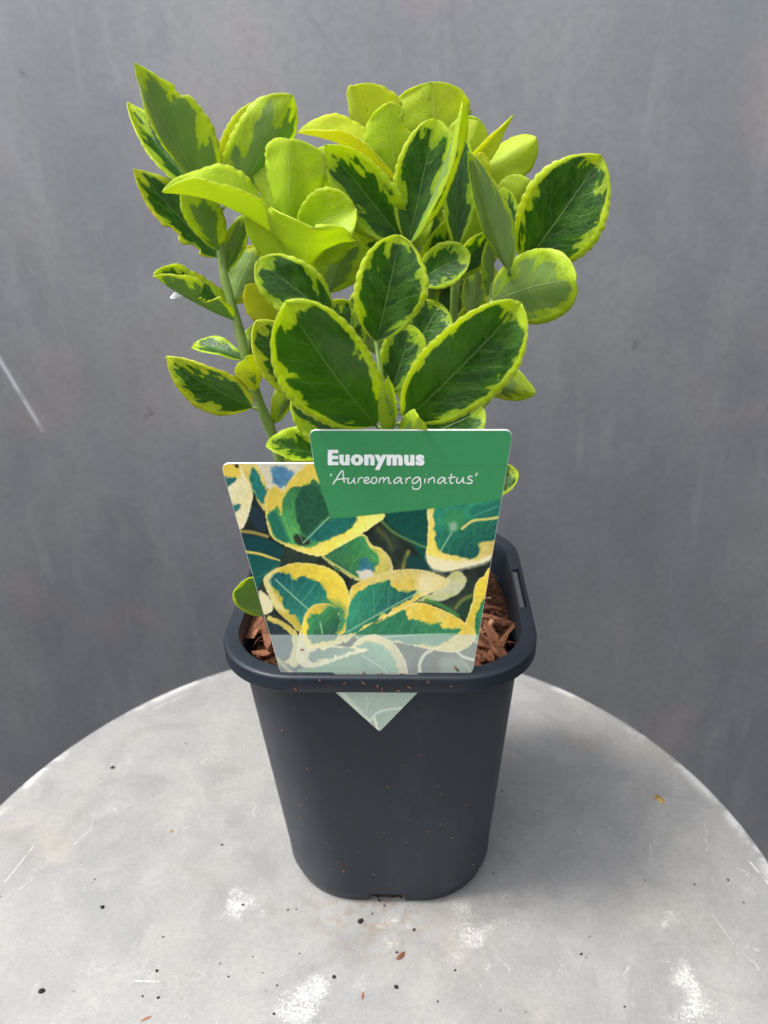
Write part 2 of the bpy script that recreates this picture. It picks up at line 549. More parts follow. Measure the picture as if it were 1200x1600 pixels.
while cnt < 240:
    x, y = rng.uniform(-.049, .049), rng.uniform(-.049, .049)
    if abs(x) > .03 and abs(y) > .03 and math.hypot(abs(x) - .027, abs(y) - .027) > .023: continue
    if math.hypot(max(0, abs(x) - .024), max(0, abs(y) - .024)) > .0175: continue
    if cnt < 150 and not (x > .024 or x < -.026): continue
    chip(x, y, mulch_z(x, y) + rng.uniform(0, .0025), rng.uniform(0, 6.3), rng.gauss(0, .28), rng.gauss(0, .4), rng.uniform(.55, 1.05))
    cnt += 1
for (px, py, yaw, sc, k, dz) in ((766, 962, .1, 1.0, 2, .003), (762, 982, -.15, 1.0, 5, .0035), (765, 1000, 1.9, 1.1, 8, .004), (786, 1008, .9, 1.2, 11, .003), (772, 1025, 2.3, 1.1, 3, .003), (415, 1005, 1.9, 1.3, 1, .003), (404, 985, 1.4, 1.4, 6, .003), (425, 1025, .5, 1.2, 9, .003), (420, 985, 1.2, 1.1, 12, .0045)):
    p = at_z(px, py, MZ)
    chip(p.x, p.y, p.z + dz, yaw, rng.gauss(0, .15), rng.gauss(0, .3), sc, k)
# fine fibres
vs, fs = [], []
for k in range(500):
    x, y = rng.uniform(-.048, .048), rng.uniform(-.048, .048)
    if abs(x) > .03 and abs(y) > .03 and math.hypot(abs(x) - .027, abs(y) - .027) > .022: continue
    a = rng.uniform(0, 6.3); L = rng.uniform(.003, .009); z = mulch_z(x, y) + rng.uniform(.001, .0045)
    p = [Vector((x + math.cos(a) * L * (t - .5), y + math.sin(a) * L * (t - .5), z + rng.uniform(-.001, .001) + .0012 * math.sin(t * 3))) for t in (0, .33, .66, 1)]
    v_, f_ = tube(p, [.00012, .0002, .0002, .0001], 3)
    o = len(vs); vs += v_; fs += [tuple(i + o for i in f) for f in f_]
fib = link('bark_fibre', mesh('bark_fibre', vs, fs), [bm_], mulch)
fib['kind'] = 'stuff'

# ------------------------------------------------------------------ printed plant tag
cP, sP = math.cos(PROT), math.sin(PROT)
TAN = Vector((cP, sP, 0)); OUTW = Vector((sP, -cP, 0))
SLOT0 = OUTW * .0553 + Vector((0, 0, PH))
def plane(lean):
    up = OUTW * math.sin(lean) + Vector((0, 0, 1)) * math.cos(lean)
    return up, TAN.cross(up) * 1.0
UP_U, _n = plane(math.radians(3.0)); N_U = UP_U.cross(TAN) * -1
if N_U.dot(OUTW) < 0: N_U = -N_U
UP_L, _n = plane(math.radians(7.6)); N_L = UP_L.cross(TAN) * -1
if N_L.dot(OUTW) < 0: N_L = -N_L
Y_BEND = 1055.0
def on_tag(px, py, off=0.0):
    d = ray(px, py)
    n = N_U if py <= Y_BEND else N_L
    t = (SLOT0 - CC).dot(n) / d.dot(n)
    return CC + d * t + n * off

def xl(y):
    if y < 724: b, y0, r = 483 + (y - 672) * .15, 672, 11
    elif y <= 1053: b, y0, r = 345.5 + (y - 725) * .2865, 725, 10
    else: return 523 + max(0, y - 1080) * (70 / 62.5)
    e = y - y0
    x = b
    if e < r: x = b + r - math.sqrt(max(0, r * r - (r - e) ** 2))
    if 724 <= y <= 1053 and 1053 - y < 8: x = b + 8 - math.sqrt(max(0, 64 - (8 - (1053 - y)) ** 2))
    return x
def xr(y):
    if y > 1053: return 654 + min(0, -(y - 1080)) * (61 / 62.5)
    b = 801.5 - (y - 672) * .168
    e = y - 672
    if e < 13: return b - 13 + math.sqrt(max(0, 169 - (13 - e) ** 2))
    if 1053 - y < 9: return b - 9 + math.sqrt(max(0, 81 - (9 - (1053 - y)) ** 2))
    return b

class Paint:
    def __init__(s, X, Y):
        s.X, s.Y = X, Y
        s.rgb = np.zeros((len(X), 3)); s.n = {}
    def noise(s, sc, seed):
        return vnoise(s.X / sc + 31.7, s.Y / sc + 17.3, seed)
    def fbm(s, sc, seed):
        return .55 * s.noise(sc, seed) + .3 * s.noise(sc / 2.1, seed + 1) + .15 * s.noise(sc / 4.3, seed + 2)
    def sdf(s, pts, X, Y):
        P = np.array(pts, float); Q = np.roll(P, -1, 0)
        d = np.full(len(X), 1e9); ins = np.zeros(len(X), bool)
        for (ax, ay), (bx, by) in zip(P, Q):
            ex, ey = bx - ax, by - ay
            t = np.clip(((X - ax) * ex + (Y - ay) * ey) / (ex * ex + ey * ey + 1e-9), 0, 1)
            d = np.minimum(d, np.hypot(X - ax - t * ex, Y - ay - t * ey))
            c = (ay > Y) != (by > Y)
            ins ^= c & (X < (bx - ax) * (Y - ay) / (by - ay + 1e-12) + ax)
        return np.where(ins, -d, d)
    def put(s, m, col):
        m = m[:, None]
        s.rgb = s.rgb * (1 - m) + np.asarray(col, float) * m
    def smooth_poly(s, pts):
        P = [Vector((x, y, 0)) for x, y in pts]
        n = len(P); out = []
        for i in range(n):
            a, b, c, d = P[i - 1], P[i], P[(i + 1) % n], P[(i + 2) % n]
            for k in range(4):
                t = k / 4
                q = .5 * ((2 * b) + (c - a) * t + (2 * a - 5 * b + 4 * c - d) * t * t + (3 * b - a - 3 * c + d) * t ** 3)
                out.append((q.x, q.y))
        return out
    def poly(s, pts, col, soft=1.0, jag=0, jsc=8, seed=1, alpha=1, var=0, var2=None, smooth=True, shade=None):
        X, Y = s.X, s.Y
        if jag:
            X = X + (s.fbm(jsc, seed) - .5) * jag * 2; Y = Y + (s.fbm(jsc, seed + 40) - .5) * jag * 2
        d = s.sdf(s.smooth_poly(pts) if smooth else pts, X, Y)
        m = np.clip(.5 - d / soft, 0, 1) * alpha
        c = np.asarray(col, float)[None, :] * np.ones((len(X), 1))
        if var2 is not None:
            k = np.clip((s.fbm(22, seed + 9) - .3) * 1.6, 0, 1)[:, None] * .8
            c = c * (1 - k) + np.asarray(var2, float) * k
        if var: c = c * (1 + (s.fbm(5, seed + 5) - .5)[:, None] * var)
        if shade:
            gx, gy = shade
            P = np.array(pts, float); cx_, cy_ = P.mean(0); rad = np.abs(P - P.mean(0)).max() + 1
            g = np.clip(((s.X - cx_) * gx + (s.Y - cy_) * gy) / rad, -1, 1)
            c = c * (1 + .22 * g)[:, None]
            c = c + np.clip(-g, 0, 1)[:, None] * np.array((0, 0, 14.0))
        m = m[:, None]
        s.rgb = s.rgb * (1 - m) + c * m
        return d
    def line(s, pts, col, wd=1.5, alpha=1, soft=1.0, smooth=True):
        if smooth and len(pts) > 2: pts = [(q.x, q.y) for q in spline([(x, y, 0) for x, y in pts], 5)]
        d = np.full(len(s.X), 1e9)
        for (ax, ay), (bx, by) in zip(pts[:-1], pts[1:]):
            ex, ey = bx - ax, by - ay
            t = np.clip(((s.X - ax) * ex + (s.Y - ay) * ey) / (ex * ex + ey * ey + 1e-9), 0, 1)
            d = np.minimum(d, np.hypot(s.X - ax - t * ex, s.Y - ay - t * ey))
        s.put(np.clip((wd / 2 + soft / 2 - d) / soft, 0, 1) * alpha, col)
    def leaf(s, out, inner, margin, m2, green, g2, seed, rib=None, edge=(250, 242, 190), veins=()):
        sh = (math.cos(seed), math.sin(seed * 1.7))
        d = s.poly(out, margin, 1.0, 1.3, 3.4, seed, var=.14, var2=m2, shade=(sh[0] * .7, sh[1] * .7))
        s.put(np.clip(1.0 - np.abs(d + 1.0) / 1.1, 0, 1) * (.45 + .5 * s.noise(2.6, seed + 3)), edge)
        if inner:
            s.poly(inner, [(a + b) / 2 for a, b in zip(green, (190, 200, 70))], 4.0, 5, 9, seed + 2, alpha=.6)
            s.poly(inner, green, 1.3, 5.0, 9, seed + 1, var=.25, var2=g2, shade=(-sh[1] * 1.5, sh[0] * 1.5))
            P = np.array(inner, float); c0 = P.mean(0)
            vv = np.abs(((s.X + s.Y * .6) / 13 + s.noise(20, seed) * 1.2) % 1 - .5)
            di = s.sdf(inner, s.X, s.Y)
            s.put(np.clip(.12 - vv, 0, 1) * 2.2 * np.clip(-di / 5, 0, 1), (128, 186, 140))
        for v in veins: s.line(v, (150, 200, 160), 1.0, .45)
        if rib: s.line(rib, (165, 212, 165), 1.8, .9)

def paint(X, Y):
    p = Paint(X, Y)
    k = np.clip((p.fbm(40, 3) - .3) * 2.2, 0, 1)[:, None]
    p.rgb = np.array((34, 40, 38)) * (1 - k) + np.array((52, 66, 52)) * k
    p.rgb = p.rgb * (1 + (p.fbm(9, 8) - .5)[:, None] * .5)
    Ye, Yb, TE, TG, GR, G2 = (246, 216, 84), (250, 232, 136), (38, 112, 98), (62, 140, 96), (66, 138, 78), (44, 108, 84)
    # soft out-of-focus background
    p.poly([(598, 803), (678, 790), (672, 850), (668, 880), (640, 846)], (26, 84, 70), 6, 2, var=.3)
    p.line([(592, 810), (616, 832), (652, 850), (668, 856)], (112, 160, 92), 3.5, .8, 3)
    p.line([(590, 826), (604, 840), (612, 856)], (110, 112, 62), 6, .6, 6)
    p.line([(638, 862), (632, 880), (628, 896)], (170, 160, 70), 6, .8, 4)
    p.poly([(636, 870), (668, 872), (676, 895), (640, 896)], (28, 70, 66), 8)
    p.poly([(376, 836), (430, 846), (444, 866), (424, 890), (396, 925), (384, 880)], (26, 70, 70), 3, 2, var=.3)
    p.line([(376, 830), (396, 832), (418, 838)], (196, 178, 90), 5, .8, 3)
    p.line([(384, 862), (408, 866), (436, 876)], (226, 204, 100), 4, 1, 1.5)
    p.poly([(384, 868), (410, 872), (438, 878), (428, 890), (404, 915), (396, 935)], (28, 92, 84), 2, 2, var=.25)
    p.line([(395, 905), (418, 894), (436, 882)], (120, 170, 130), 1.2, .5)
    p.poly([(390, 790), (410, 800), (416, 830), (396, 822)], (40, 58, 66), 4)
    # cream leaf at the left edge
    p.poly([(392, 724), (494, 722), (462, 742), (444, 766), (418, 764)], (222, 214, 184), 3, 2, var=.2)
    p.poly([(424, 731), (452, 733), (460, 742), (444, 761), (430, 757)], (52, 116, 158), 4, 6, 9, 4, var=.5, alpha=.8)
    p.poly([(372, 722), (398, 722), (420, 770), (413, 798), (392, 760)], (228, 206, 110), 1.5, 1.5, var=.2)
    p.poly([(395, 731), (410, 752), (416, 770), (410, 788), (394, 764), (390, 750)], (44, 122, 112), 2, 4, 7, 6, var=.3)
    p.poly([(340, 722), (372, 724), (384, 746), (395, 768), (390, 800), (376, 828), (360, 800)], (240, 228, 168), 1.2, 1.4, 4, 11, var=.15, var2=(246, 240, 206))
    p.poly([(340, 722), (372, 726), (374, 745), (352, 748)], (236, 204, 76), 6, 3, alpha=.9)
    p.poly([(350, 746), (366, 746), (366, 754), (354, 760)], (48, 110, 108), 2, 4, 6, 12)
    p.poly([(362, 788), (375, 790), (372, 798), (364, 800)], (48, 120, 116), 2, 4, 6, 13)
    p.poly([(366, 724), (371, 724), (373, 731), (368, 730)], (30, 30, 28), 1)
    # right mid leaf with the blue fleck
    p.leaf([(503, 869), (536, 850), (564, 835), (574, 839), (580, 850), (599, 859), (612, 878), (609, 896), (566, 910)], [(505, 869), (564, 837), (576, 853), (590, 868), (586, 888), (562, 903)], (232, 214, 92), (240, 226, 140), (62, 138, 84), (84, 156, 70), 21)
    p.poly([(560, 874), (580, 876), (590, 890), (574, 896), (562, 890)], (52, 116, 150), 5, 7, 9, 22, var=.4, alpha=.75)
    p.poly([(558, 892), (576, 890), (584, 900), (564, 906)], (232, 222, 200), 4, 4, 6, 23)
    p.line([(504, 870), (536, 890), (568, 910)], (206, 200, 110), 3, 1)
    # large cupped leaf
    p.leaf([(415, 790), (419, 766), (431, 759), (443, 766), (452, 751), (471, 733), (492, 720), (540, 760), (600, 800), (583, 822), (550, 843), (522, 859), (501, 869), (471, 863), (445, 852), (424, 838), (416, 812)],
           [(419, 805), (428, 796), (432, 788), (438, 805), (444, 780), (452, 766), (480, 757), (496, 751), (540, 790), (557, 808), (541, 829), (517, 838), (501, 848), (482, 857), (457, 850), (433, 841), (422, 822)], Ye, Yb, (78, 150, 78), (58, 132, 88), 31)
    p.poly([(464, 772), (490, 757), (515, 800), (500, 815), (478, 838), (462, 808)], (44, 92, 66), 3, 3, 8, 33, var=.4)
    p.poly([(478, 842), (512, 812), (556, 808), (540, 828), (505, 846)], (40, 112, 100), 4, 3, 8, 34, var=.4)
    p.poly([(420, 806), (432, 800), (446, 830), (452, 846), (430, 838)], (44, 118, 94), 4, 3, 8, 35, var=.3)
    p.poly([(458, 838), (470, 834), (486, 850), (466, 852)], (50, 60, 48), 4, 2)
    p.line([(474, 848), (492, 830), (514, 808)], (150, 196, 150), 2.2, .9)
    p.line([(474, 848), (468, 836), (456, 822)], (140, 186, 140), 1.6, .6)
    p.line([(440, 800), (450, 825), (458, 845)], (140, 196, 110), 2, .5)
    # right leaf
    p.leaf([(678, 786), (669, 820), (668, 850), (665, 866), (672, 884), (688, 891), (708, 891), (732, 884), (764, 874), (776, 846), (790, 776)],
           [(688, 786), (679, 826), (684, 856), (698, 866), (716, 870), (740, 871), (752, 860), (750, 848), (775, 836), (786, 778)], (244, 214, 92), (246, 236, 190), (44, 122, 92), (36, 98, 84), 41, [(688, 862), (696, 848), (706, 832)])
    p.poly([(666, 866), (690, 874), (716, 876), (744, 876), (766, 866), (762, 878), (730, 888), (690, 893), (672, 886)], (250, 242, 204), 6, 2, 6, 44, alpha=.85)
    p.poly([(700, 800), (724, 800), (720, 824), (704, 830), (694, 815)], (70, 150, 84), 8, 3, alpha=.7)
    p.line([(722, 826), (738, 814), (760, 811), (782, 808)], (232, 218, 120), 4, .95, 1.5)
    p.poly([(738, 792), (782, 786), (780, 804), (742, 808)], (40, 116, 98), 4, 2, alpha=.7)
    p.line([(740, 806), (760, 798), (780, 790)], (110, 180, 150), 2, .6, 2)
    p.poly([(702, 818), (712, 816), (714, 826), (705, 830)], (168, 196, 168), 6, alpha=.8)
    # cream leaf behind
    p.poly([(652, 938), (680, 924), (696, 906), (706, 894), (720, 893), (730, 906), (718, 926), (690, 938)], (212, 210, 168), 2.5, 2, 6, 51, var=.12, var2=(184, 190, 80))
    p.line([(666, 938), (690, 946), (716, 962)], (70, 140, 70), 6, .9, 3)
    p.poly([(716, 950), (740, 925), (738, 965), (722, 965)], (34, 66, 48), 5)
    p.line([(712, 950), (722, 938), (738, 930)], (150, 160, 70), 5, .7, 5)
    p.leaf([(726, 985), (738, 940), (741, 920), (746, 908), (756, 899), (768, 892), (766, 1000), (745, 1005)], [(758, 935), (768, 920), (760, 1000), (744, 1000), (744, 960)], (238, 208, 70), (226, 214, 90), (56, 140, 84), (40, 110, 80), 55)
    # lower right leaf
    p.leaf([(556, 992), (600, 966), (628, 948), (652, 941), (680, 948), (710, 962), (734, 978), (744, 991), (737, 1006), (720, 1017), (696, 1019), (660, 1012), (620, 1004), (570, 1000)],
           [(552, 994), (600, 968), (630, 954), (636, 966), (652, 967), (670, 975), (690, 973), (684, 980), (722, 983), (708, 992), (700, 1001), (668, 1008), (620, 1002)], (240, 206, 70), (246, 224, 120), (46, 126, 88), (60, 146, 92), 61, [(560, 1000), (640, 992), (716, 990)], veins=[[(620, 992), (628, 972)], [(640, 990), (652, 972)]])
    # main right leaf
    p.leaf([(540, 966), (547, 922), (560, 910), (584, 900), (610, 892), (636, 889), (664, 891), (688, 899), (700, 908), (692, 918), (660, 932), (630, 952), (590, 970), (556, 990), (538, 1004)],
           [(538, 980), (548, 940), (560, 927), (580, 915), (606, 909), (614, 919), (630, 923), (654, 924), (640, 934), (600, 960), (556, 988), (540, 1000)], (238, 206, 82), (248, 232, 160), (46, 130, 96), (40, 120, 104), 71, [(542, 988), (590, 960), (656, 924)],
           veins=[[(560, 975), (560, 930)], [(585, 962), (584, 918)], [(606, 950), (608, 914)]])
    p.poly([(660, 896), (690, 899), (700, 908), (690, 918), (664, 930), (650, 915)], (252, 240, 190), 12, 2, 6, 74, alpha=.7)
    # left big leaf
    p.leaf([(412, 906), (424, 892), (440, 885), (462, 879), (490, 881), (516, 888), (534, 903), (543, 921), (546, 940), (541, 965), (534, 992), (474, 989), (453, 973), (431, 952), (420, 930)],
           [(420, 908), (435, 895), (448, 896), (462, 905), (473, 901), (494, 907), (508, 921), (514, 940), (536, 955), (530, 988), (478, 978), (461, 960), (444, 947), (440, 932), (428, 919)], (232, 206, 76), (222, 196, 60), (40, 126, 112), (36, 112, 92), 81, [(430, 905), (455, 928), (484, 954)],
           veins=[[(455, 928), (458, 905)], [(470, 942), (494, 912)], [(446, 920), (436, 934)]])
    p.poly([(505, 935), (540, 950), (532, 985), (512, 975)], (92, 148, 74), 10, 3, alpha=.6)
    p.poly([(412, 906), (424, 893), (436, 890), (424, 905), (428, 925), (446, 955), (431, 950), (420, 930)], (252, 242, 190), 5, 2, 6, 88, alpha=.6)
    # small leaves at lower left
    p.poly([(404, 925), (418, 930), (428, 950), (412, 960)], (240, 230, 180), 2, 2, 5, 84)
    p.poly([(418, 962), (448, 975), (466, 992), (466, 1040), (440, 1030), (425, 990)], (214, 196, 96), 2, 2, 6, 85, var=.2)
    p.poly([(414, 972), (440, 980), (456, 996), (452, 1028), (430, 1030)], (34, 52, 60), 2, 3, 6, 86, var=.3)
    p.line([(434, 1030), (446, 1042), (462, 1056)], (180, 170, 90), 6, .8, 3)
    # bottom leaves (under the pale band)
    p.leaf([(552, 1040), (540, 1026), (554, 1004), (570, 994), (590, 992), (614, 1004), (628, 1022), (636, 1042), (634, 1060), (580, 1062)], [(545, 1026), (560, 1008), (580, 1002), (604, 1014), (618, 1034), (620, 1062), (584, 1060), (556, 1040)], (240, 214, 110), (248, 230, 150), (70, 136, 96), (92, 152, 100), 91, [(566, 1024), (600, 1046), (612, 1060)])
    p.line([(536, 1024), (556, 1042), (580, 1058)], (250, 240, 190), 6, .9, 2)
    p.poly([(470, 1044), (540, 1026), (575, 1058), (520, 1080), (470, 1062)], (78, 140, 92), 2, 2)
    p.leaf([(466, 1000), (470, 985), (480, 1000), (520, 1008), (560, 1012), (576, 1016), (541, 1025), (517, 1035), (490, 1043), (472, 1041), (463, 1026)], [(488, 1018), (520, 1012), (556, 1015), (530, 1024), (492, 1034), (484, 1028)], (246, 226, 120), (250, 240, 190), (66, 112, 90), (80, 120, 96), 95)
    p.leaf([(472, 984), (475, 963), (483, 951), (497, 943), (516, 944), (527, 952), (531, 969), (526, 992), (552, 990), (530, 1006), (490, 1013), (477, 1006)],
           [(486, 958), (499, 961), (508, 951), (518, 947), (527, 955), (529, 973), (524, 998), (500, 1003), (486, 1003), (481, 976)], (240, 204, 62), (246, 226, 120), (58, 134, 78), (44, 104, 74), 97, [(504, 990), (500, 972)])
    p.line([(656, 1052), (656, 1036), (664, 1022), (674, 1016)], (236, 228, 170), 5, .9, 3)
    p.line([(714, 1018), (724, 1026), (744, 1032)], (236, 228, 170), 4, .9, 2)
    p.line([(720, 1030), (732, 1044), (738, 1056)], (150, 170, 110), 4, .7, 3)
    p.poly([(690, 1028), (722, 1030), (726, 1056), (694, 1056)], (96, 120, 90), 8, alpha=.7)
    # tongue
    p.poly([(515, 1058), (660, 1058), (660, 1085), (594, 1150), (515, 1085)], (84, 128, 92), 2, 2, var=.3, smooth=False)
    p.line([(530, 1078), (556, 1106), (576, 1126)], (190, 206, 150), 7, .8, 3)
    p.line([(576, 1128), (592, 1112), (620, 1107), (634, 1106)], (236, 240, 200), 3, .8, 2)
    p.line([(585, 1122), (588, 1132), (590, 1140)], (250, 240, 170), 4, .9, 2)
    p.poly([(570, 1108), (580, 1112), (576, 1118), (568, 1116)], (120, 120, 116), 4, alpha=.7)
    p.line([(572, 1088), (575, 1100), (572, 1112)], (180, 200, 160), 2, .5, 3)
    # header block
    p.poly([(470, 660), (820, 660), (820, 772.5), (784, 779.5), (690, 793), (590, 803.5), (534, 809.5), (516, 809)], (66, 145, 91), 1.2, 0, var=.05, seed=99, smooth=False)
    p.poly([(470, 660), (484, 660), (517, 809), (500, 809)], (66, 143, 92), 1.2, smooth=False, alpha=0)
    # pale frosted band
    band = np.clip((p.Y - 991.5) / 1.2 + .5, 0, 1)
    k = .58 * band
    grey = p.rgb.mean(1)[:, None]
    base = p.rgb * .78 + grey * .22
    p.rgb = np.where(band[:, None] > 0, base * (1 - k[:, None]) + np.array((226, 234, 226)) * k[:, None], p.rgb)
    p.rgb *= (1 + (p.noise(1.3, 77) - .5)[:, None] * .05)
    c = np.clip(p.rgb, 0, 255) / 255
    return np.where(c <= .04045, c / 12.92, ((c + .055) / 1.055) ** 2.4)

s = NT('tag_print')
at = s.n('Attribute'); at.attribute_name = 'print'
ink = s.set(color=s.mix(1.0, at.outputs['Color'], (1, 1, 1, 1), 'MULTIPLY'), rough=.3, spec=.5)
s = NT('white_tag_plastic'); card_m = s.set(color=(.8, .8, .77, 1), rough=.4)
ptag = bpy.data.objects.new('plant_tag', None); COL.objects.link(ptag)
ptag.location = SLOT0
bpy.context.view_layer.update()
tag(ptag, 'printed plastic plant tag with green name header and variegated leaf picture', 'plant tag')
def keep(o):
    o.matrix_parent_inverse = Matrix.Translation(-SLOT0); return o
def print_patch(name, y0, y1, step, off, xl=xl):
    ny = max(2, int((y1 - y0) / step)); nx = 0
    ys = np.linspace(y0, y1, ny + 1)
    wmax = max(xr(y) - xl(y) for y in ys); nx = int(wmax / step)
    X, Y, vs = [], [], []
    for y in ys:
        a, b = xl(y), xr(y)
        for i in range(nx + 1):
            x = a + (b - a) * i / nx
            X.append(x); Y.append(y); vs.append(on_tag(x, y, off))
    fs = [(j * (nx + 1) + i, j * (nx + 1) + i + 1, (j + 1) * (nx + 1) + i + 1, (j + 1) * (nx + 1) + i) for j in range(ny) for i in range(nx)]
    me = mesh(name, vs, [f[::-1] for f in fs])
    col = paint(np.array(X), np.array(Y))
    ca = me.attributes.new('print', 'FLOAT_COLOR', 'POINT')
    ca.data.foreach_set('color', np.c_[col, np.ones(len(col))].ravel())
    return keep(link(name, me, [ink], ptag))
hd = print_patch('header_print', 672.8, 726.5, 1.6, .00009, lambda y: xl(min(y, 723.9)) + max(0, y - 723.9) * .15)
print_patch('photo_print', 724.9, 1052.4, 1.15, .00006)
print_patch('tongue_print', 1055.2, 1141, 1.5, .00006)
def card(name, ys):
    o_ = [(xl(y) - .6, y) for y in ys] + [(xr(y) + .6, y) for y in reversed(ys)]
    n = len(o_)
    fr = [on_tag(x, y) for x, y in o_]; nrm = N_U if ys[0] < Y_BEND else N_L
    bk = [q - nrm * .00055 for q in fr]
    me = mesh(name, fr + bk, [tuple(range(n)), tuple(range(2 * n - 1, n - 1, -1))] + [(k, n + k, n + (k + 1) % n, (k + 1) % n) for k in range(n)])
    return keep(link(name, me, [card_m], ptag, False))
yy = [672 + .25 * k * k for k in range(7)] + list(np.linspace(682, 723.9, 6)) + [724.01 + .25 * k * k for k in range(7)] + list(np.linspace(735, 1044, 12)) + [1053 - .25 * k * k for k in range(6, -1, -1)]
card('tag_card', yy)
card('tag_tongue', [1053.2, 1060, 1080, 1100, 1120, 1138, 1141.5])
# lettering
white = NT('white_ink').set(color=(.92, .94, .92, 1), rough=.4)
fc = bpy.data.curves.new('name_text', 'FONT')
fc.body = 'Euonymus'; fc.offset = .038; fc.space_character = 1.14
fo = bpy.data.objects.new('name_text', fc); COL.objects.link(fo)
dg = bpy.context.evaluated_depsgraph_get()
tme = bpy.data.meshes.new_from_object(fo.evaluated_get(dg))
bpy.data.objects.remove(fo)
co = np.array([v.co[:] for v in tme.vertices])
cap = .729 if co[:, 1].max() < .9 else co[:, 1].max()
x0, x1, ymax = co[:, 0].min(), co[:, 0].max(), co[:, 1].max()
for v in tme.vertices:
    t = (v.co.x - x0) / (x1 - x0)
    v.co = on_tag(513 + 149.5 * t, 725.2 - v.co.y * 22.6 / ymax + t * .6, .00012)
tme.name = 'lettering'
n0 = len(tme.vertices)
bv = [v.co.copy() for v in tme.vertices]; bf = [tuple(f.vertices) for f in tme.polygons]
vv_, ff_ = [], []
for k, dx in enumerate((-.00013, 0, .00013)):          # heavy weight: the outline spread sideways
    vv_ += [c + TAN * dx + N_U * (.00003 * k) for c in bv]
    ff_ += [tuple(i + n0 * k for i in f) for f in bf]
keep(link('lettering', mesh('bold_lettering', vv_, ff_), [white], ptag, False))
def ribbon(strokes, wd):
    vs, fs = [], []
    for st in strokes:
        pts = [(q.x, q.y) for q in spline([(x, y, 0) for x, y in st], 6)] if len(st) > 2 else st
        n = len(pts); o = len(vs)
        for i, (x, y) in enumerate(pts):
            a, b = pts[max(i - 1, 0)], pts[min(i + 1, n - 1)]
            dx, dy = b[0] - a[0], b[1] - a[1]; L = math.hypot(dx, dy) + 1e-9
            k = wd / 2 * (.75 if i in (0, n - 1) else 1)
            vs.append(on_tag(x - dy / L * k, y + dx / L * k, .00013)); vs.append(on_tag(x + dy / L * k, y - dx / L * k, .00013))
        for i in range(n - 1):
            fs.append((o + 2 * i, o + 2 * i + 2, o + 2 * i + 3, o + 2 * i + 1))
    return vs, fs
HW = [[(142, 262), (140, 270), (136, 277)], [(150, 326), (168, 298), (190, 262), (204, 246), (211, 252), (212, 280), (217, 310), (221, 314)], [(158, 304), (180, 296), (226, 290), (236, 292)],
      [(244, 286), (238, 302), (241, 316), (252, 318), (268, 304), (277, 286), (275, 304), (279, 317), (286, 318)], [(301, 286), (300, 302), (298, 319)], [(299, 304), (308, 290), (318, 284), (327, 288)],
      [(334, 306), (350, 302), (361, 292), (355, 283), (343, 286), (334, 300), (336, 314), (347, 319), (362, 314), (372, 306)], [(396, 283), (382, 288), (376, 304), (384, 318), (398, 317), (408, 302), (404, 287), (394, 283)],
      [(425, 286), (424, 300), (421, 318)], [(422, 308), (432, 292), (444, 284), (449, 292), (447, 316)], [(447, 308), (458, 292), (472, 284), (478, 292), (478, 308), (484, 318), (494, 316)],
      [(549, 288), (534, 284), (518, 292), (508, 308), (514, 318), (528, 314), (543, 300), (551, 286), (549, 304), (553, 317), (562, 317)], [(579, 286), (580, 302), (578, 319)], [(578, 306), (587, 292), (597, 285), (608, 288)],
      [(660, 288), (646, 282), (628, 290), (616, 306), (622, 319), (640, 314), (654, 298), (661, 286), (664, 310), (664, 334), (652, 350), (636, 353), (621, 348), (616, 336)],
      [(692, 288), (690, 302), (688, 319)], [(697, 263), (699, 266)], [(713, 288), (712, 302), (709, 319)], [(710, 308), (720, 294), (735, 284), (744, 290), (744, 306), (748, 318)],
      [(806, 288), (792, 283), (774, 292), (765, 308), (770, 318), (784, 314), (798, 300), (808, 286), (805, 304), (809, 317), (818, 316)], [(846, 262), (841, 284), (837, 306), (842, 318), (856, 316)], [(824, 288), (846, 284), (870, 281)],
      [(882, 284), (876, 300), (879, 315), (890, 317), (906, 302), (916, 283), (913, 302), (917, 315), (925, 315)], [(968, 281), (956, 276), (944, 282), (946, 293), (960, 299), (967, 308), (958, 318), (944, 319), (932, 315)], [(996, 257), (992, 266), (986, 275)]]
HW = [[(480 + x / 3.75, 670 + y / 3.75) for x, y in st] for st in HW]
v_, f_ = ribbon(HW, 1.75)
keep(link('lettering', mesh('handwritten_lettering', v_, f_), [white], ptag, False))

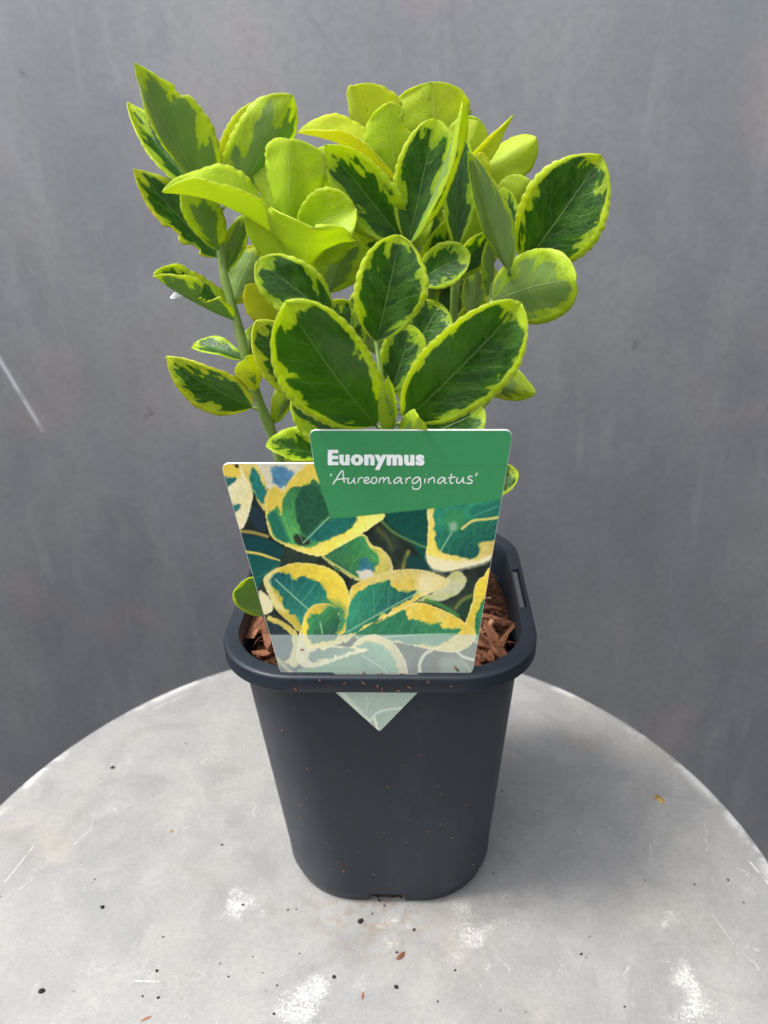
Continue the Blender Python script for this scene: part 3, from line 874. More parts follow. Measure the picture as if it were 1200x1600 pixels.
# ------------------------------------------------------------------ leaf materials
def leaf_material(name, under):
    s = NT(name)
    uv = s.n('UVMap').outputs[0]
    S, Tt, _z = s.sep(uv)
    t = s.math('SUBTRACT', s.math('MULTIPLY', Tt, 2), 1)
    at_ = s.math('ABSOLUTE', t)
    a = s.n('Attribute'); a.attribute_name = 'leafpar'
    seed, dark, tone = s.sep(a.outputs['Vector'])
    a2 = s.n('Attribute'); a2.attribute_name = 'leafpar2'
    rust, blem_amt, _q = s.sep(a2.outputs['Vector'])
    u = s.math('SUBTRACT', S, s.math('MULTIPLY', at_, .26))
    sd = s.math('MULTIPLY', seed, 57.0)
    nj = s.noise(s.comb(s.math('MULTIPLY', u, 11), s.math('MULTIPLY', t, 3.2), sd), 1.0, 5, .68)
    nb = s.noise(s.comb(s.math('MULTIPLY', u, 5), s.math('MULTIPLY', t, 1.5), s.math('ADD', sd, 9.1)), 1.0, 2)
    nf = s.noise(s.comb(s.math('MULTIPLY', S, 46), s.math('MULTIPLY', t, 22), sd), 1.0, 4, .65)
    n2 = s.noise(s.comb(s.math('MULTIPLY', u, 9), s.math('MULTIPLY', t, 1.6), s.math('ADD', sd, 21.0)), 1.0, 2)
    m = s.math('MINIMUM', s.math('SUBTRACT', 1, at_), s.math('MULTIPLY', s.math('SUBTRACT', 1, S), 2.3))
    val = s.math('ADD', m, s.math('ADD', s.math('MULTIPLY', s.math('SUBTRACT', nj, .5), .8), s.math('MULTIPLY', s.math('SUBTRACT', nb, .5), 1.7)))
    val = s.math('ADD', val, s.math('MULTIPLY', s.math('SUBTRACT', nf, .5), .16))
    thr = s.math('SUBTRACT', 1.75, s.math('MULTIPLY', dark, 1.5))
    guard = s.math('ADD', -.02, s.math('MULTIPLY', s.math('ADD', nb, nj), .17))
    gm = s.ramp(s.math('SUBTRACT', m, guard), -.015, .02)
    dm = s.math('MULTIPLY', s.ramp(s.math('SUBTRACT', val, thr), -.03, .04), gm)
    if under:
        lime, yel, dk, md = (.42, .57, .028, 1), (.64, .68, .05, 1), (.20, .31, .08, 1), (.25, .38, .08, 1)
    else:
        lime, yel, dk, md = (.46, .62, .014, 1), (.68, .72, .03, 1), (.009, .050, .006, 1), (.042, .140, .008, 1)
    mar = s.mix(s.math('ADD', s.math('MULTIPLY', tone, .75), s.math('MULTIPLY', s.math('SUBTRACT', nb, .5), .6), clamp=True), lime, yel)
    mar = s.mix(s.ramp(nf, .35, .7, 0, .3), mar, s.mix(.5, mar, (.30, .45, .02, 1)))
    grn = s.mix(s.ramp(n2, .47, .56, 0, .75), dk, md)
    grn = s.mix(s.ramp(nf, .3, .75, 0, .3), grn, md)
    # a half-tone zone of mid green between margin and centre
    hm = s.ramp(s.math('SUBTRACT', s.math('ADD', val, s.math('MULTIPLY', s.math('SUBTRACT', n2, .5), .7)), thr), -.30, -.22)
    hm = s.math('MULTIPLY', hm, gm)
    mar = s.mix(s.math('MULTIPLY', hm, .62), mar, (.10, .24, .012, 1) if not under else (.26, .38, .05, 1))
    c = s.mix(dm, mar, grn)
    net = s.n('TexVoronoi', feature='DISTANCE_TO_EDGE')
    s.put(net.inputs['Vector'], s.comb(s.math('MULTIPLY', u, 15), s.math('MULTIPLY', t, 5), sd)); net.inputs['Scale'].default_value = 1.0
    netm = s.ramp(net.outputs['Distance'], .16, .0)
    c = s.mix(s.math('MULTIPLY', netm, s.math('SUBTRACT', .34, s.math('MULTIPLY', dm, .16))), c, s.mix(dm, (.62, .76, .14, 1), (.16, .28, .06, 1)))
    c = s.mix(s.math('MULTIPLY', s.ramp(s.noise(s.comb(s.math('MULTIPLY', u, 7), s.math('MULTIPLY', t, 3), s.math('ADD', sd, 4.0)), 1.0, 5, .7), .42, .68), s.math('MULTIPLY', s.math('SUBTRACT', 1, dm), .55)), c, s.mix(.5, c, (.20, .36, .01, 1)))
    # extreme edge stays pale, a few leaves have a rusty rim
    base = s.math('MULTIPLY', s.math('SUBTRACT', 1, dm), s.math('MULTIPLY', s.ramp(S, .75, .1), s.ramp(at_, .95, .2, .35, 1)))
    c = s.mix(s.math('MULTIPLY', base, .5), c, (.17, .36, .012, 1))  # greener towards base and midrib, with a lighting gradient put into the colour
    blem = s.math('MULTIPLY', blem_amt, s.ramp(s.noise(s.comb(s.math('MULTIPLY', u, 6), s.math('MULTIPLY', t, 4), s.math('ADD', sd, 2)), 1.0, 4, .6), .63, .68))  # brown blemishes, amount set per leaf
    c = s.mix(s.math('MULTIPLY', blem, .8), c, (.22, .12, .03, 1))
    edge = s.ramp(at_, .955, .99)
    c = s.mix(s.math('MULTIPLY', edge, .75), c, (.66, .70, .16, 1))
    c = s.mix(s.math('MULTIPLY', s.math('MULTIPLY', s.ramp(at_, .8, .97), s.ramp(nj, .42, .6)), rust), c, (.50, .28, .02, 1))
    c = s.mix(s.math('MULTIPLY', s.math('MULTIPLY', s.ramp(at_, .955, .99), s.ramp(nf, .5, .66)), .5), c, (.10, .05, .02, 1))
    # veins
    rib = s.ramp(at_, s.math('ADD', .012, s.math('MULTIPLY', s.math('SUBTRACT', 1, S), .028)), .006)
    rib = s.math('MULTIPLY', rib, s.ramp(S, .97, .8))
    wob = s.math('MULTIPLY', s.math('SUBTRACT', s.noise(s.comb(s.math('MULTIPLY', S, 6), s.math('MULTIPLY', t, 3), sd), 1.0, 2), .5), .12)
    wv = s.math('ABSOLUTE', s.math('SUBTRACT', s.math('FRACT', s.math('ADD', s.math('MULTIPLY', s.math('ADD', s.math('SUBTRACT', S, s.math('MULTIPLY', at_, .3)), wob), 6.5), s.math('MULTIPLY', s.math('SIGN', t), .22))), .5))
    lat = s.math('MULTIPLY', s.ramp(wv, .045, .01), s.ramp(at_, .85, .5))
    ribc = (.22, .36, .10, 1) if not under else (.34, .44, .2, 1)
    c = s.mix(s.math('MULTIPLY', rib, .75), c, s.mix(dm, (.62, .74, .22, 1), ribc))
    c = s.mix(s.math('MULTIPLY', lat, .2), c, ribc)
    h = s.math('ADD', s.math('MULTIPLY', nf, .30), s.math('SUBTRACT', s.math('MULTIPLY', nj, .35), s.math('ADD', s.math('MULTIPLY', rib, .8 if not under else -.9), s.math('ADD', s.math('MULTIPLY', lat, .28), s.math('MULTIPLY', netm, .12)))))
    s.bump(h, .42, .0007)
    s.set(color=c, rough=s.ramp(nf, .3, .7, .27, .38) if not under else .5, spec=.42 if not under else .35)
    tr = s.n('BsdfTranslucent')
    tc = s.mix(dm, s.mix(tone, (.72, .86, .03, 1), (.85, .80, .03, 1)), (.16, .40, .015, 1) if not under else (.42, .60, .14, 1))
    s.put(tr.inputs['Color'], tc)
    mx = s.n('MixShader')
    s.put(mx.inputs[0], s.math('ADD', .54, s.math('MULTIPLY', dm, -.12)))
    s.t.links.new(s.b.outputs[0], mx.inputs[1]); s.t.links.new(tr.outputs[0], mx.inputs[2])
    s.t.links.new(mx.outputs[0], s.out.inputs[0])
    return s.m
LM_T, LM_U = leaf_material('leaf_upper_side', False), leaf_material('leaf_lower_side', True)
s = NT('green_stem'); v = s.obj(); n_ = s.noise(s.scl(v, (1, 1, .3)), 300, 3)
s.bump(n_, .4, .0006)
stem_m = s.set(color=s.mix(s.ramp(n_, .35, .7), lin(104, 132, 56), lin(136, 160, 82)), rough=.5)
s = NT('woody_stem'); v = s.obj(); n_ = s.noise(s.scl(v, (1, 1, .3)), 300, 4)
s.bump(n_, .7, .0008)
wood_m = s.set(color=s.mix(s.ramp(n_, .35, .7), lin(78, 80, 44), lin(120, 112, 74)), rough=.7)

plant = bpy.data.objects.new('variegated_shrub', None); COL.objects.link(plant)
plant.location = (0, 0, MZ); bpy.context.view_layer.update()
PINV = Matrix.Translation((0, 0, -MZ))
tag(plant, 'young evergreen shrub with green leaves edged in yellow growing in the pot', 'shrub')
def pk(o):
    o.matrix_parent_inverse = PINV; return o

# ------------------------------------------------------------------ stems: photo points with the depth of each stem
STEMS = {
    'A': [('s', -.018, .004), (462, 790, .002), (432, 700, -.002), (418, 660, -.004), (400, 615, -.006), (384, 560, -.007), (371, 505, -.006), (352, 440, -.004), (346, 400, -.003), (341, 350, -.003), (336, 310, -.004)],
    'B': [('s', -.010, -.004), (500, 700, -.006), (486, 560, -.006), (478, 470, -.012), (462, 410, -.016), (450, 365, -.018)],
    'C': [('s', .004, .010), (606, 640, .010), (618, 520, .008), (630, 430, .004), (640, 380, .000), (645, 340, .002)],
    'E': [('s', .006, .020), (650, 640, .024), (660, 480, .026), (668, 380, .026), (672, 300, .026), (676, 250, .026)],
    'D': [('s', .016, .006), (690, 680, .006), (735, 560, .002), (766, 480, -.002), (774, 446, -.002), (788, 430, -.005), (806, 420, -.005)],
    'G': [('s', .010, .012), (690, 660, .006), (706, 520, .002), (712, 440, -.002), (714, 392, -.004)],
    'F': [('s', .000, -.016), (598, 800, -.030), (600, 720, -.040), (602, 676, -.045), (606, 640, -.046)],
}
SP = {}
for k, pts in STEMS.items():
    P = []
    for q in pts:
        P.append(Vector((q[1], q[2], MZ - .004)) if q[0] == 's' else at_y(*q))
    path = spline(P, 8)
    n = len(path)
    rad = [.0022 - .0010 * i / (n - 1) for i in range(n)]
    rad = [r * (1 + .06 * math.sin(i * .6)) for i, r in enumerate(rad)]
    SP[k] = path
    v_, f_ = tube(path, rad, 10)
    pk(link('stem', mesh('stem', v_, f_), [wood_m if k in 'EC' else stem_m], plant))

# ------------------------------------------------------------------ leaves
lrng = random.Random(11)
def leaf(b, t, W, side=1, roll=0, fold=18, bow=.05, dark=.9, tone=.2, stem=None, bites=(), blunt=.56, twist=0, rust=0, curl=.0, seed=None, tiprec=0, taper=.72, teeth=1.0, label=None, blem=0):
    B, T = at_y(*b), at_y(*t)
    ax = T - B; L = ax.length; ax.normalize()
    mid = (B + T) / 2
    n = (CC - mid); n -= ax * n.dot(ax); n.normalize()
    bb = ax.cross(n)
    r = math.radians(roll)
    n2 = n * math.cos(r) + bb * math.sin(r)
    if side < 0: n2 = -n2
    b2 = ax.cross(n2)
    Wm = W * px_m(mid) / 2
    sd = lrng.random() if seed is None else seed
    NS, NTt = 76, 12
    sway = (((sd * 7.31) % 1) - .5) * .07
    uf = 7 + 6 * ((sd * 3.7) % 1)
    pa, pb = taper, blunt * 1.22
    pk_ = (pa / (pa + pb)) ** pa * (pb / (pa + pb)) ** pb
    fo = math.radians(fold)
    k_teeth = max(7, L * 290)
    ph = sd * 6.28
    top = np.zeros((NS + 1, NTt + 1, 3)); wts = np.zeros((NS + 1, NTt + 1)); uvs = np.zeros((NS + 1, NTt + 1, 2))
    for i in range(NS + 1):
        q = i / NS
        s_ = 1 - (1 - q) ** 1.25
        e = max(0, (s_ - .05) / .95)
        f = (e ** pa) * ((1 - e) ** pb) / pk_ if 0 < e < 1 else 0
        f = max(f, .028 if s_ < .5 else .0)
        tw = math.radians(twist) * (s_ - .5)
        nn = n2 * math.cos(tw) + b2 * math.sin(tw); bq = b2 * math.cos(tw) - n2 * math.sin(tw)
        cz = bow * L * 4 * s_ * (1 - s_) - tiprec * L * max(0, s_ - .6) ** 2 * 3
        C = B + ax * (L * s_) + nn * cz + bq * (sway * L * 4 * s_ * (1 - s_))
        for j in range(NTt + 1):
            tt = 2 * j / NTt - 1
            tt = math.copysign(abs(tt) ** .9, tt)
            sc = 1 + .046 * teeth * (abs(math.sin(k_teeth * math.pi * (e + .012 * math.sin(ph + 17 * e) + .008 * math.sin(41 * e)) + (1 if tt > 0 else 0))) ** .8 - .55) * max(0, (abs(tt) - .6) / .4) ** 2 * min(1, e * 4)
            wob = 1 + .05 * math.sin(5 * e + ph) * (1 if tt > 0 else -1)
            ww_ = Wm * f * sc * wob
            for (s0, s1, sg, dep) in bites:
                if tt * sg > 0 and s0 < s_ < s1:
                    x = (s_ - s0) / (s1 - s0)
                    ww_ *= 1 - dep * min(1, 4 * x, 4 * (1 - x)) * (.86 + .14 * math.sin(31 * x + ph))
            y = ww_ * tt
            rt = math.sqrt(tt * tt + .015) - .122
            fz = abs(ww_) * rt * math.sin(fo) + curl * abs(ww_) * tt * tt
            und = .06 * Wm * math.sin(uf * e + 2 * tt + ph) * tt * tt + .02 * Wm * math.sin(23 * e + 5 * tt + ph) * abs(tt)
            Pp = C + bq * (y * math.cos(fo)) + nn * (fz + und)
            top[i, j] = Pp; uvs[i, j] = (s_, tt * .5 + .5)
            wts[i, j] = .00022 + .0004 * (1 - abs(tt)) * min(1, f)
    gi = np.gradient(top, axis=0); gj = np.gradient(top, axis=1)
    nr = np.cross(gj, gi); nr /= (np.linalg.norm(nr, axis=2, keepdims=True) + 1e-12)
    if (nr[NS // 2, NTt // 2] @ np.array(n2)) < 0: nr = -nr
    bot = top - nr * wts[:, :, None]
    V = np.concatenate([top.reshape(-1, 3), bot.reshape(-1, 3)])
    K = (NS + 1) * (NTt + 1); R = NTt + 1
    F, M = [], []
    for i in range(NS):
        for j in range(NTt):
            a = i * R + j
            F.append((a, a + 1, a + R + 1, a + R)); M.append(0)
            F.append((K + a, K + a + R, K + a + R + 1, K + a + 1)); M.append(1)
        for j in (0, NTt):
            a = i * R + j
            F.append((a, a + R, K + a + R, K + a) if j == 0 else (a, K + a, K + a + R, a + R)); M.append(0)
    for i in (0, NS):
        for j in range(NTt):
            a = i * R + j
            F.append((a, K + a, K + a + 1, a + 1) if i == 0 else (a, a + 1, K + a + 1, K + a)); M.append(0)
    me = mesh('leaf', V, F)
    me.materials.append(LM_T); me.materials.append(LM_U)
    me.polygons.foreach_set('material_index', M)
    uvl = me.uv_layers.new(name='UVMap')
    fl_ = np.concatenate([uvs.reshape(-1, 2), uvs.reshape(-1, 2)])
    li = np.zeros(len(me.loops), dtype=np.int32); me.loops.foreach_get('vertex_index', li)
    uvl.data.foreach_set('uv', fl_[li].ravel())
    a1 = me.attributes.new('leafpar', 'FLOAT_VECTOR', 'POINT'); a1.data.foreach_set('vector', np.tile((sd, dark, tone), (2 * K, 1)).ravel())
    a2 = me.attributes.new('leafpar2', 'FLOAT_VECTOR', 'POINT'); a2.data.foreach_set('vector', np.tile((rust, blem, 0), (2 * K, 1)).ravel())
    o = pk(link('leaf', me, (), plant))
    if label: o['label'] = label
    if stem:
        c = min(SP[stem], key=lambda p: (p - B).length)
        if (c - B).length > .0012:
            m_ = (c + B) / 2 - Vector((0, 0, .03 * (c - B).length))
            path = spline([c, m_, B + ax * .0015], 5)
            v_, f_ = tube(path, [.0009 - .0003 * i / (len(path) - 1) for i in range(len(path))], 6)
            q = link('petiole', mesh('petiole', v_, f_), [stem_m], o)
    return o
U = -1
# --- left stem
leaf((333, 322, -.004), (210, 97, -.020), 122, U, -34, 36, -.03, 1.0, .2, 'A', bites=((.70, .78, -1, .25),), blunt=.75, label='upright leaf showing its pale underside')
leaf((334, 318, -.002), (199, 161, .012), 78, 1, 30, 34, -.02, .88, .25, 'A', blunt=.75)
leaf((346, 408, -.003), (208, 263, -.004), 84, 1, 22, 26, -.05, .95, .5, 'A', blunt=.75, rust=.8, bites=((.35, .52, -1, .3), (.16, .3, -1, .45)))
leaf((346, 330, -.003), (456, 148, -.012), 112, U, 22, 30, -.07, .93, .15, 'A', blunt=.55)
leaf((342, 300, .004), (402, 160, .016), 66, 1, 15, 15, .0, .7, .5, 'A')
leaf((344, 395, -.003), (292, 285, -.014), 62, U, -10, 20, -.05, .8, .1, 'A')
leaf((349, 432, .0), (388, 335, .008), 46, U, 30, 25, .02, .95, .1, 'A')
leaf((362, 478, .006), (402, 384, .026), 66, U, 0, 14, .02, .9, .9, 'A', rust=.6)
leaf((371, 502, -.006), (240, 430, -.016), 108, 1, 80, 50, -.03, 1.0, .1, 'A', bites=((.36, .56, -1, .8),), rust=.5, label='drooping leaf with a bite out of its edge')
leaf((384, 565, -.004), (302, 540, .004), 40, 1, 40, 20, .08, .95, .1, 'A', blunt=.4)
leaf((400, 640, -.006), (259, 562, -.016), 82, 1, -28, 16, .06, .97, .6, 'A', blunt=.7, rust=.5, tiprec=.12)
leaf((402, 612, -.008), (384, 560, -.022), 56, U, 12, 30, .0, .55, .5, 'A')
leaf((426, 664, -.002), (454, 590, .006), 46, U, 35, 30, -.16, .6, .15, 'A')
leaf((384, 566, .0), (408, 504, .008), 32, U, 20, 24, .05, .9, .1, 'A')
leaf((386, 568, .002), (412, 524, .012), 36, 1, -20, 20, .08, .9, .1, 'A')
leaf((404, 590, .004), (420, 566, .006), 20, 1, 0, 10, .05, .4, .3, 'A')
# --- rosette of young lime leaves on the second stem
leaf((444, 378, -.018), (258, 291, -.030), 124, 1, 74, 50, .08, .0, .15, 'B', blunt=.5, tiprec=.10, label='lime green young leaf folded along its middle')
leaf((446, 372, -.018), (452, 218, -.026), 118, U, -20, 30, -.02, .0, .15, 'B', blunt=.42, taper=1.25)
leaf((444, 352, -.012), (431, 196, -.004), 84, U, 0, 18, -.04, .05, .2, 'B', blunt=.4)
leaf((456, 370, -.016), (522, 232, -.012), 84, U, 32, 30, -.05, .1, .1, 'B', blunt=.5)
leaf((456, 352, -.010), (500, 250, .0), 58, 1, -10, 14, .0, .3, .3, 'B')
leaf((458, 374, -.020), (556, 326, -.026), 92, 1, -8, 22, .05, .02, .1, 'B', blunt=.36)
leaf((474, 430, -.018), (492, 356, -.038), 150, U, 0, 22, .03, .04, .1, 'B', blunt=.32, taper=.7)
leaf((474, 432, -.016), (384, 338, -.022), 62, U, -10, 26, .04, .1, .05, 'B')
leaf((512, 462, -.006), (544, 362, -.012), 92, U, -8, 22, .02, .75, .15, 'B', blunt=.5)
# --- middle stem, dark upright leaves
leaf((640, 392, -.006), (508, 227, -.016), 92, 1, 8, 22, -.06, .93, .15, 'C', blunt=.6)
leaf((612, 380, .0), (516, 272, -.006), 84, U, -10, 24, .04, .6, .1, 'C')
leaf((636, 392, -.008), (682, 186, -.008), 88, 1, -4, 18, -.03, .97, .2, 'C', blunt=.42)
leaf((638, 386, -.014), (723, 158, -.026), 60, 1, 76, 36, .05, .8, .15, 'C', blunt=.5)
leaf((714, 392, -.004), (716, 206, .004), 66, 1, 26, 24, .02, .95, .15, 'G', blunt=.55)
leaf((655, 395, .0), (645, 270, .012), 60, U, 0, 14, .0, .3, .1, 'C')
# --- back stem, lime crown
leaf((606, 282, .014), (548, 134, .008), 132, U, -34, 44, .02, .03, .55, 'E', blunt=.5, taper=1.0, blem=.8)
leaf((622, 305, .008), (608, 160, .004), 88, U, 0, 16, .0, .03, .2, 'E', blunt=.5, bites=((.62, .9, -1, .5),))
leaf((628, 296, .006), (466, 207, .004), 92, 1, 70, 42, .10, .03, .75, 'E', blunt=.45)
leaf((684, 262, .018), (674, 128, .018), 142, U, 8, 28, .04, .0, .35, 'E', blunt=.42, taper=1.0, blem=.8)
leaf((692, 292, .014), (748, 186, .018), 82, U, 10, 20, .0, .0, .45, 'E', blunt=.4)
leaf((702, 280, .016), (802, 180, .012), 46, 1, 40, 44, .03, .0, .7, 'E', blunt=.9)
leaf((706, 292, .012), (838, 216, .012), 76, U, -20, 32, .07, .0, .3, 'E', blunt=.46, taper=1.1)
leaf((734, 312, .010), (752, 238, .006), 48, 1, 20, 20, .1, .0, .85, 'E')
leaf((712, 400, .012), (752, 268, .012), 92, U, 0, 14, .0, .25, .12, 'G', blunt=.4)
leaf((640, 330, .016), (606, 250, .012), 70, U, 0, 14, .02, .02, .3, 'E')
leaf((560, 330, .010), (545, 225, .012), 60, U, 10, 20, .0, .05, .4, 'E')
leaf((690, 330, .020), (712, 270, .016), 60, U, 0, 14, 0, .0, .6, 'E')
# --- right stem
leaf((812, 424, -.004), (940, 243, -.010), 140, 1, 6, 16, .04, 1.02, .3, 'D', blunt=.58, label='large leaf with a broad yellow tip and ragged dark centre')
leaf((798, 430, -.018), (732, 237, -.020), 84, U, -16, 52, .0, 1.12, .1, 'D', blunt=.8)
leaf((764, 474, -.012), (900, 436, -.034), 118, U, 4, 14, .08, .92, .15, 'D', blunt=.4, teeth=.4, taper=.42)
leaf((772, 345, .008), (828, 282, .010), 64, U, 20, 18, .06, .02, .25, 'D', blunt=.4)
leaf((792, 390, .004), (786, 294, .008), 44, 1, 20, 24, .02, .95, .2, 'D')
leaf((700, 440, .004), (772, 362, .004), 52, 1, 25, 24, .02, .98, .05, 'G')
leaf((648, 444, -.014), (734, 396, -.022), 68, 1, -14, 16, .05, .96, .15, 'C', blunt=.42)
leaf((765, 470, .002), (766, 372, .0), 34, U, 40, 40, .0, .97, .1, 'D')
leaf((738, 500, .006), (742, 418, .01), 40, U, 10, 20, .0, .97, .1, 'D')
leaf((752, 476, .012), (766, 412, .02), 44, U, 0, 14, 0, .1, .8, 'D')
# --- front rosette above the tag
leaf((594, 672, -.045), (446, 472, -.066), 156, 1, -10, 24, .02, 1.1, .12, 'F', blunt=.44, taper=.75, seed=.31, label='largest dark green leaf with a scalloped lime margin above the tag')
leaf((626, 664, -.045), (814, 474, -.062), 142, 1, 10, 25, .02, 1.1, .2, 'F', blunt=.46, taper=.72, seed=.63)
leaf((586, 540, -.040), (624, 368, -.040), 118, 1, 4, 20, .03, 1.06, .2, 'F', blunt=.5, taper=.72, seed=.77)
leaf((524, 506, -.034), (402, 408, -.036), 86, 1, 0, 14, .04, 1.02, .12, 'F', blunt=.46, taper=.7, seed=.12)
leaf((612, 690, -.050), (606, 588, -.062), 44, U, 24, 44, .0, .5, .1, 'F', blunt=.8, teeth=.3)
leaf((612, 688, -.052), (654, 652, -.064), 60, U, -14, 36, .10, .5, .1, 'F', blunt=.7, teeth=.3)
leaf((606, 622, -.036), (640, 508, -.030), 74, 1, 6, 20, .04, .93, .1, 'F', blunt=.4)
leaf((640, 560, -.020), (688, 474, -.018), 84, 1, -6, 18, .04, .97, .05, 'C', blunt=.4)
leaf((640, 690, -.040), (756, 640, -.042), 84, 1, 0, 16, .08, .94, .1, 'F', blunt=.4)
leaf((724, 598, -.006), (836, 614, -.020), 64, U, 24, 26, .04, .85, .35, 'D', blunt=.6, teeth=.4)
leaf((756, 556, -.002), (807, 570, .002), 38, U, 20, 18, .06, .97, .1, 'D')
leaf((548, 700, -.030), (458, 612, -.036), 84, 1, 10, 22, .02, .9, .12, 'F', blunt=.46)
leaf((478, 628, -.014), (400, 502, -.018), 84, 1, 14, 24, .04, .92, .6, 'B', blunt=.46, taper=.72)
leaf((510, 712, -.034), (416, 697, -.044), 66, 1, 42, 22, .06, .9, .15, 'F', blunt=.5)
leaf((512, 720, -.030), (436, 676, -.026), 52, 1, 20, 20, .05, .7, .1, 'F')
leaf((516, 728, -.036), (444, 718, -.042), 36, 1, 40, 20, .04, .3, .1, 'F')
leaf((750, 776, -.020), (809, 736, -.022), 56, 1, -20, 24, .12, 1.0, .35, None, blunt=.4)
leaf((440, 512, -.006), (384, 446, -.012), 62, 1, 12, 16, .02, .15, .85, 'B', rust=.9, bites=((.50, .75, 1, .55), (.3, .45, -1, .4)), label='small yellow leaf chewed at the edge')
# --- small leaf low in the pot beside the tag
lo = leaf((424, 966, -.020), (375, 912, -.024), 56, U, 0, 14, .12, 1.25, .3, None, blunt=.4, teeth=.3)
p0 = at_y(416, 958, -.020); p1 = Vector((p0.x - .002, p0.y + .004, MZ))
v_, f_ = tube(spline([p1, (p0 + p1) / 2 + Vector((.0008, 0, 0)), p0], 5), [.001] * 11, 7)
pk(link('stem', mesh('stem', v_, f_), [wood_m], plant))
# --- shaded leaves inside the shrub
frng = random.Random(5)
for (bx, by, tx, ty, Y, W_, dk) in [
    (600, 560, 560, 450, .004, 80, .97), (560, 560, 520, 470, .0, 76, .95), (660, 520, 640, 400, .012, 70, .98), (700, 520, 690, 410, .016, 80, .98),
    (720, 560, 762, 470, .014, 80, .97), (680, 600, 716, 500, .006, 84, .97), (560, 640, 520, 560, -.004, 80, .95), (700, 660, 740, 560, .0, 80, .96),
    (640, 470, 664, 370, .014, 84, .98), (690, 460, 706, 340, .020, 84, .97), (600, 440, 584, 380, .012, 60, .8), (470, 640, 440, 560, .006, 56, .9),
    (660, 420, 668, 300, .022, 90, .9), (600, 420, 560, 330, .018, 76, .6), (740, 440, 760, 330, .020, 70, .7), (520, 600, 470, 540, .004, 70, .9),
    (660, 640, 690, 560, -.02, 70, .96), (600, 480, 620, 430, -.004, 60, .96), (730, 640, 770, 590, .004, 60, .95), (640, 640, 660, 560, -.012, 80, .96)]:
    leaf((bx, by, Y), (tx, ty, Y + frng.uniform(-.006, .008)), W_, frng.choice((1, 1, -1)), frng.uniform(-25, 25), frng.uniform(14, 28), frng.uniform(-.02, .05), dk, frng.uniform(.05, .4), frng.choice('CE') if bx > 560 else 'B', blunt=frng.uniform(.4, .6))

# ------------------------------------------------------------------ loose bits
def lump(name, p, sx, sy, sz, yaw, mat, seed=0, nu=8, nv=5):
    r = random.Random(seed); vs = [(0, 0, sz * .95)]; fs = []
    for j in range(1, nv):
        for i in range(nu):
            th = math.pi * j / nv; a = 2 * math.pi * i / nu
            k = r.uniform(.68, 1.12)
            vs.append((sx * k * math.sin(th) * math.cos(a), sy * k * math.sin(th) * math.sin(a), max(-.0 - sz * .15, sz * k * math.cos(th) * .9)))
    vs.append((0, 0, -sz * .15))
    for i in range(nu): fs.append((0, 1 + i, 1 + (i + 1) % nu))
    for j in range(nv - 2):
        for i in range(nu):
            a, b = 1 + j * nu + i, 1 + j * nu + (i + 1) % nu
            fs.append((a, a + nu, b + nu, b))
    e = len(vs) - 1; l0 = 1 + (nv - 2) * nu
    for i in range(nu): fs.append((e, l0 + (i + 1) % nu, l0 + i))
    o = link(name, mesh(name, vs, fs), [mat], None, False)
    o.location = p; o.rotation_euler = (0, 0, yaw)
    return o
crumb_m = NT('soil_crumb').set(color=(.022, .016, .012, 1), rough=.9, spec=.2)
husk_m = NT('husk'); v = husk_m.obj(); n_ = husk_m.noise(husk_m.scl(v, (.4, 1, 1)), 1500, 3)
husk_m = husk_m.set(color=husk_m.mix(husk_m.ramp(n_, .35, .7), lin(98, 76, 30), lin(178, 146, 74)), rough=.7)
PXM = lambda y: px_m(at_z(600, y))
dark_spots = [(65, 1549, 6), (160, 1418, 5), (380, 1414, 3), (245, 1517, 4), (247, 1559, 4), (223, 1557, 2.5), (563, 1440, 6), (255, 1464, 2.5), (522, 1527, 4.5), (357, 1526, 2.5), (344, 1506, 2), (176, 1200, 4.5), (647, 1453, 4), (619, 1543, 5),
              (711, 1516, 3), (908, 1491, 3), (684, 1565, 2.5), (976, 1573, 2.5), (1138, 1375, 3), (1085, 1382, 2.5), (1162, 1410, 2), (290, 1162, 2), (347, 1320, 2.5), (433, 1540, 2.5), (428, 1584, 3), (771, 1365, 2), (785, 1236, 2),
              (593, 1407, 3), (601, 1415, 3), (582, 1428, 2.5), (450, 1422, 2.5), (463, 1421, 2), (410, 1520, 2), (148, 1374, 2), (916, 1496, 1.5), (620, 1488, 3), (395, 1495, 2), (468, 1490, 2), (590, 1402, 3), (612, 1400, 4), (626, 1401, 4), (636, 1406, 3)]
for i, (x, y, r) in enumerate(dark_spots):
    p = at_z(x, y); k = PXM(y) * .85
    if r >= 4.4:
        p.z = .0003
    o = lump('soil_crumb', p, r * k * random.Random(i).uniform(.8, 1.25), r * k * .8, r * k * .75, i * 1.7, crumb_m, i)
    if 570 < x < 650 and y < 1432:
        tag(o, 'dark crumb of potting soil spilled at the notch in the pot base', 'crumb', 'soil crumbs at the pot notch')
    elif r >= 5:
        tag(o, 'largest dark lump of soil lying loose on the table top', 'crumb', 'soil lumps on the table')
    elif r >= 3:
        tag(o, 'small dark crumb of soil lying loose on the metal table top', 'crumb', 'small soil crumbs on the table')
    else:
        tag(o, 'tiny dark speck of soil lying loose on the metal table top', 'crumb', 'soil specks on the table')
def sliver(name, x, y, ang, L, W_, mat, seed, label, cat, grp=None):
    p = at_z(x, y); k = PXM(y)
    o = lump(name, p, L * k / 2, W_ * k / 2, W_ * k * .35, ang, mat, seed, 10, 5)
    return tag(o, label, cat, grp)
sliver('seed_husk', 1030, 1248, -1.0, 22, 11, husk_m, 3, 'pale brown seed husk alone on the bare side of the table', 'seed husk')
sliver('bark_splinter', 627, 1493, .75, 20, 9, bm_, 4, 'tan bark splinter on the table in front of the pot', 'bark splinter')
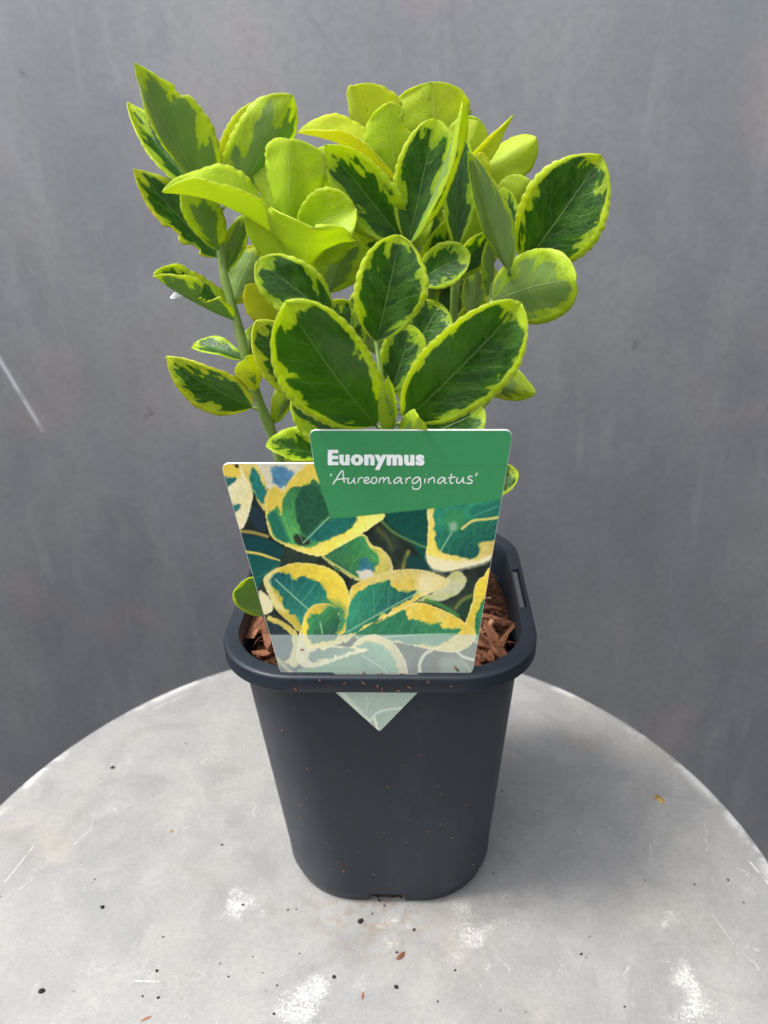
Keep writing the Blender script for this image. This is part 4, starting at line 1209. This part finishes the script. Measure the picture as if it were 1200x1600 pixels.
sliver('bark_splinter', 228, 1592, .5, 18, 6, bm_, 5, 'thin reddish bark splinter near the long white scratch', 'bark splinter')
sliver('bark_splinter', 567, 1556, 1.5, 14, 5, bm_, 6, 'short reddish bark splinter standing lengthwise on the table', 'bark splinter')
sliver('bark_splinter', 268, 1299, .9, 8, 5, husk_m, 8, 'tiny tan bark fleck on the table', 'bark splinter')
sliver('bark_splinter', 622, 1399, .2, 30, 7, bm_, 9, 'brown bark bits sticking out of the pot drainage hole', 'bark splinter')
pn = OUTW * (wb - .0045)
o = lump('soil_dark_filler', Vector((pn.x, pn.y, .0004)), .0085, .003, .0042, PROT, crumb_m, 55, 14, 8)  # soil clump added inside the notch to darken its bright opening
tag(o, 'dark soil clump added inside the drainage notch of the pot to darken it', 'soil')
# fibres stuck to the outside of the pot
vs, fs = [], []
fr2 = random.Random(21)
def on_pot(px, py):
    n = (OUTW * math.cos(.0722) - Vector((0, 0, math.sin(.0722)))).normalized()
    d = ray(px, py)
    q0 = OUTW * (wb + .0007)
    return CC + d * ((q0 - CC).dot(n) / d.dot(n)) + n * .0001
spots = [(460, 1107), (440, 1141), (499, 1155), (546, 1204), (511, 1317), (505, 1360), (519, 1359), (538, 1361), (469, 1277), (636, 1316), (669, 1299), (628, 1264), (585, 1366), (612, 1381), (560, 1330), (655, 1180), (700, 1150), (690, 1240), (480, 1200), (530, 1110), (740, 1350), (600, 1300), (680, 1370), (656, 1100), (450, 1180)]
for (x, y) in spots + [(fr2.uniform(470, 740), fr2.uniform(1180, 1390)) for _ in range(14)]:
    p = on_pot(x, y); a = fr2.uniform(0, 6.3); L = fr2.uniform(.0002, .0007)
    dv = TAN * math.cos(a) * L + UP_L * math.sin(a) * L
    v_, f_ = tube([p - dv, p + OUTW * .0002, p + dv], [.0001, .00017, .0001], 4)
    o = len(vs); vs += v_; fs += [tuple(i + o for i in f) for f in f_]
for (x, y) in [(500, 1063), (538, 1068), (569, 1068), (590, 1073), (597, 1078), (623, 1079), (706, 1072), (463, 1078), (670, 1066), (640, 1074)]:
    d = ray(x, y); q = OUTW * (WT + .0002); p = CC + d * ((q - CC).dot(OUTW) / d.dot(OUTW))
    a = fr2.uniform(0, 6.3); L = fr2.uniform(.0004, .001)
    dv = TAN * math.cos(a) * L + Vector((0, 0, 1)) * math.sin(a) * L
    v_, f_ = tube([p - dv, p + OUTW * .0002, p + dv], [.00012, .0002, .0001], 4)
    o = len(vs); vs += v_; fs += [tuple(i + o for i in f) for f in f_]
for (x, y, a, L) in [(568, 1053, 1.5, .0014), (620, 1055, .3, .0022), (713, 1044, -1.0, .0014), (472, 1014, .2, .0006), (594, 1052, .3, .0006)]:
    p = on_tag(x, min(y, 1054), .0003)
    dv = TAN * math.cos(a) * L + UP_U * math.sin(a) * L
    v_, f_ = tube([p - dv, p + OUTW * .0003, p + dv], [.0002, .00035, .0002], 4)
    o = len(vs); vs += v_; fs += [tuple(i + o for i in f) for f in f_]
fb = link('bark_dust', mesh('bark_dust', vs, fs), [bm_])
tag(fb, 'fine brown bark fibres stuck to the front of the pot', 'debris', None, 'stuff')
# white fluff caught on two leaves
fluff_m = NT('white_fluff').set(color=(.8, .8, .8, 1), rough=.8)
for (x, y, Y, r, lab) in ((272, 145, -.0135, 5, 'tiny white fluff caught on the edge of the tallest leaf'), (277, 464, -.0125, 11, 'white fluff hanging under the bitten leaf')):
    p = at_y(x, y, Y); k = px_m(p)
    o = lump('plant_fluff', p, r * k, r * k * .5, r * k * .8, .3, fluff_m, int(x), 10, 7)
    tag(o, lab, 'fluff')
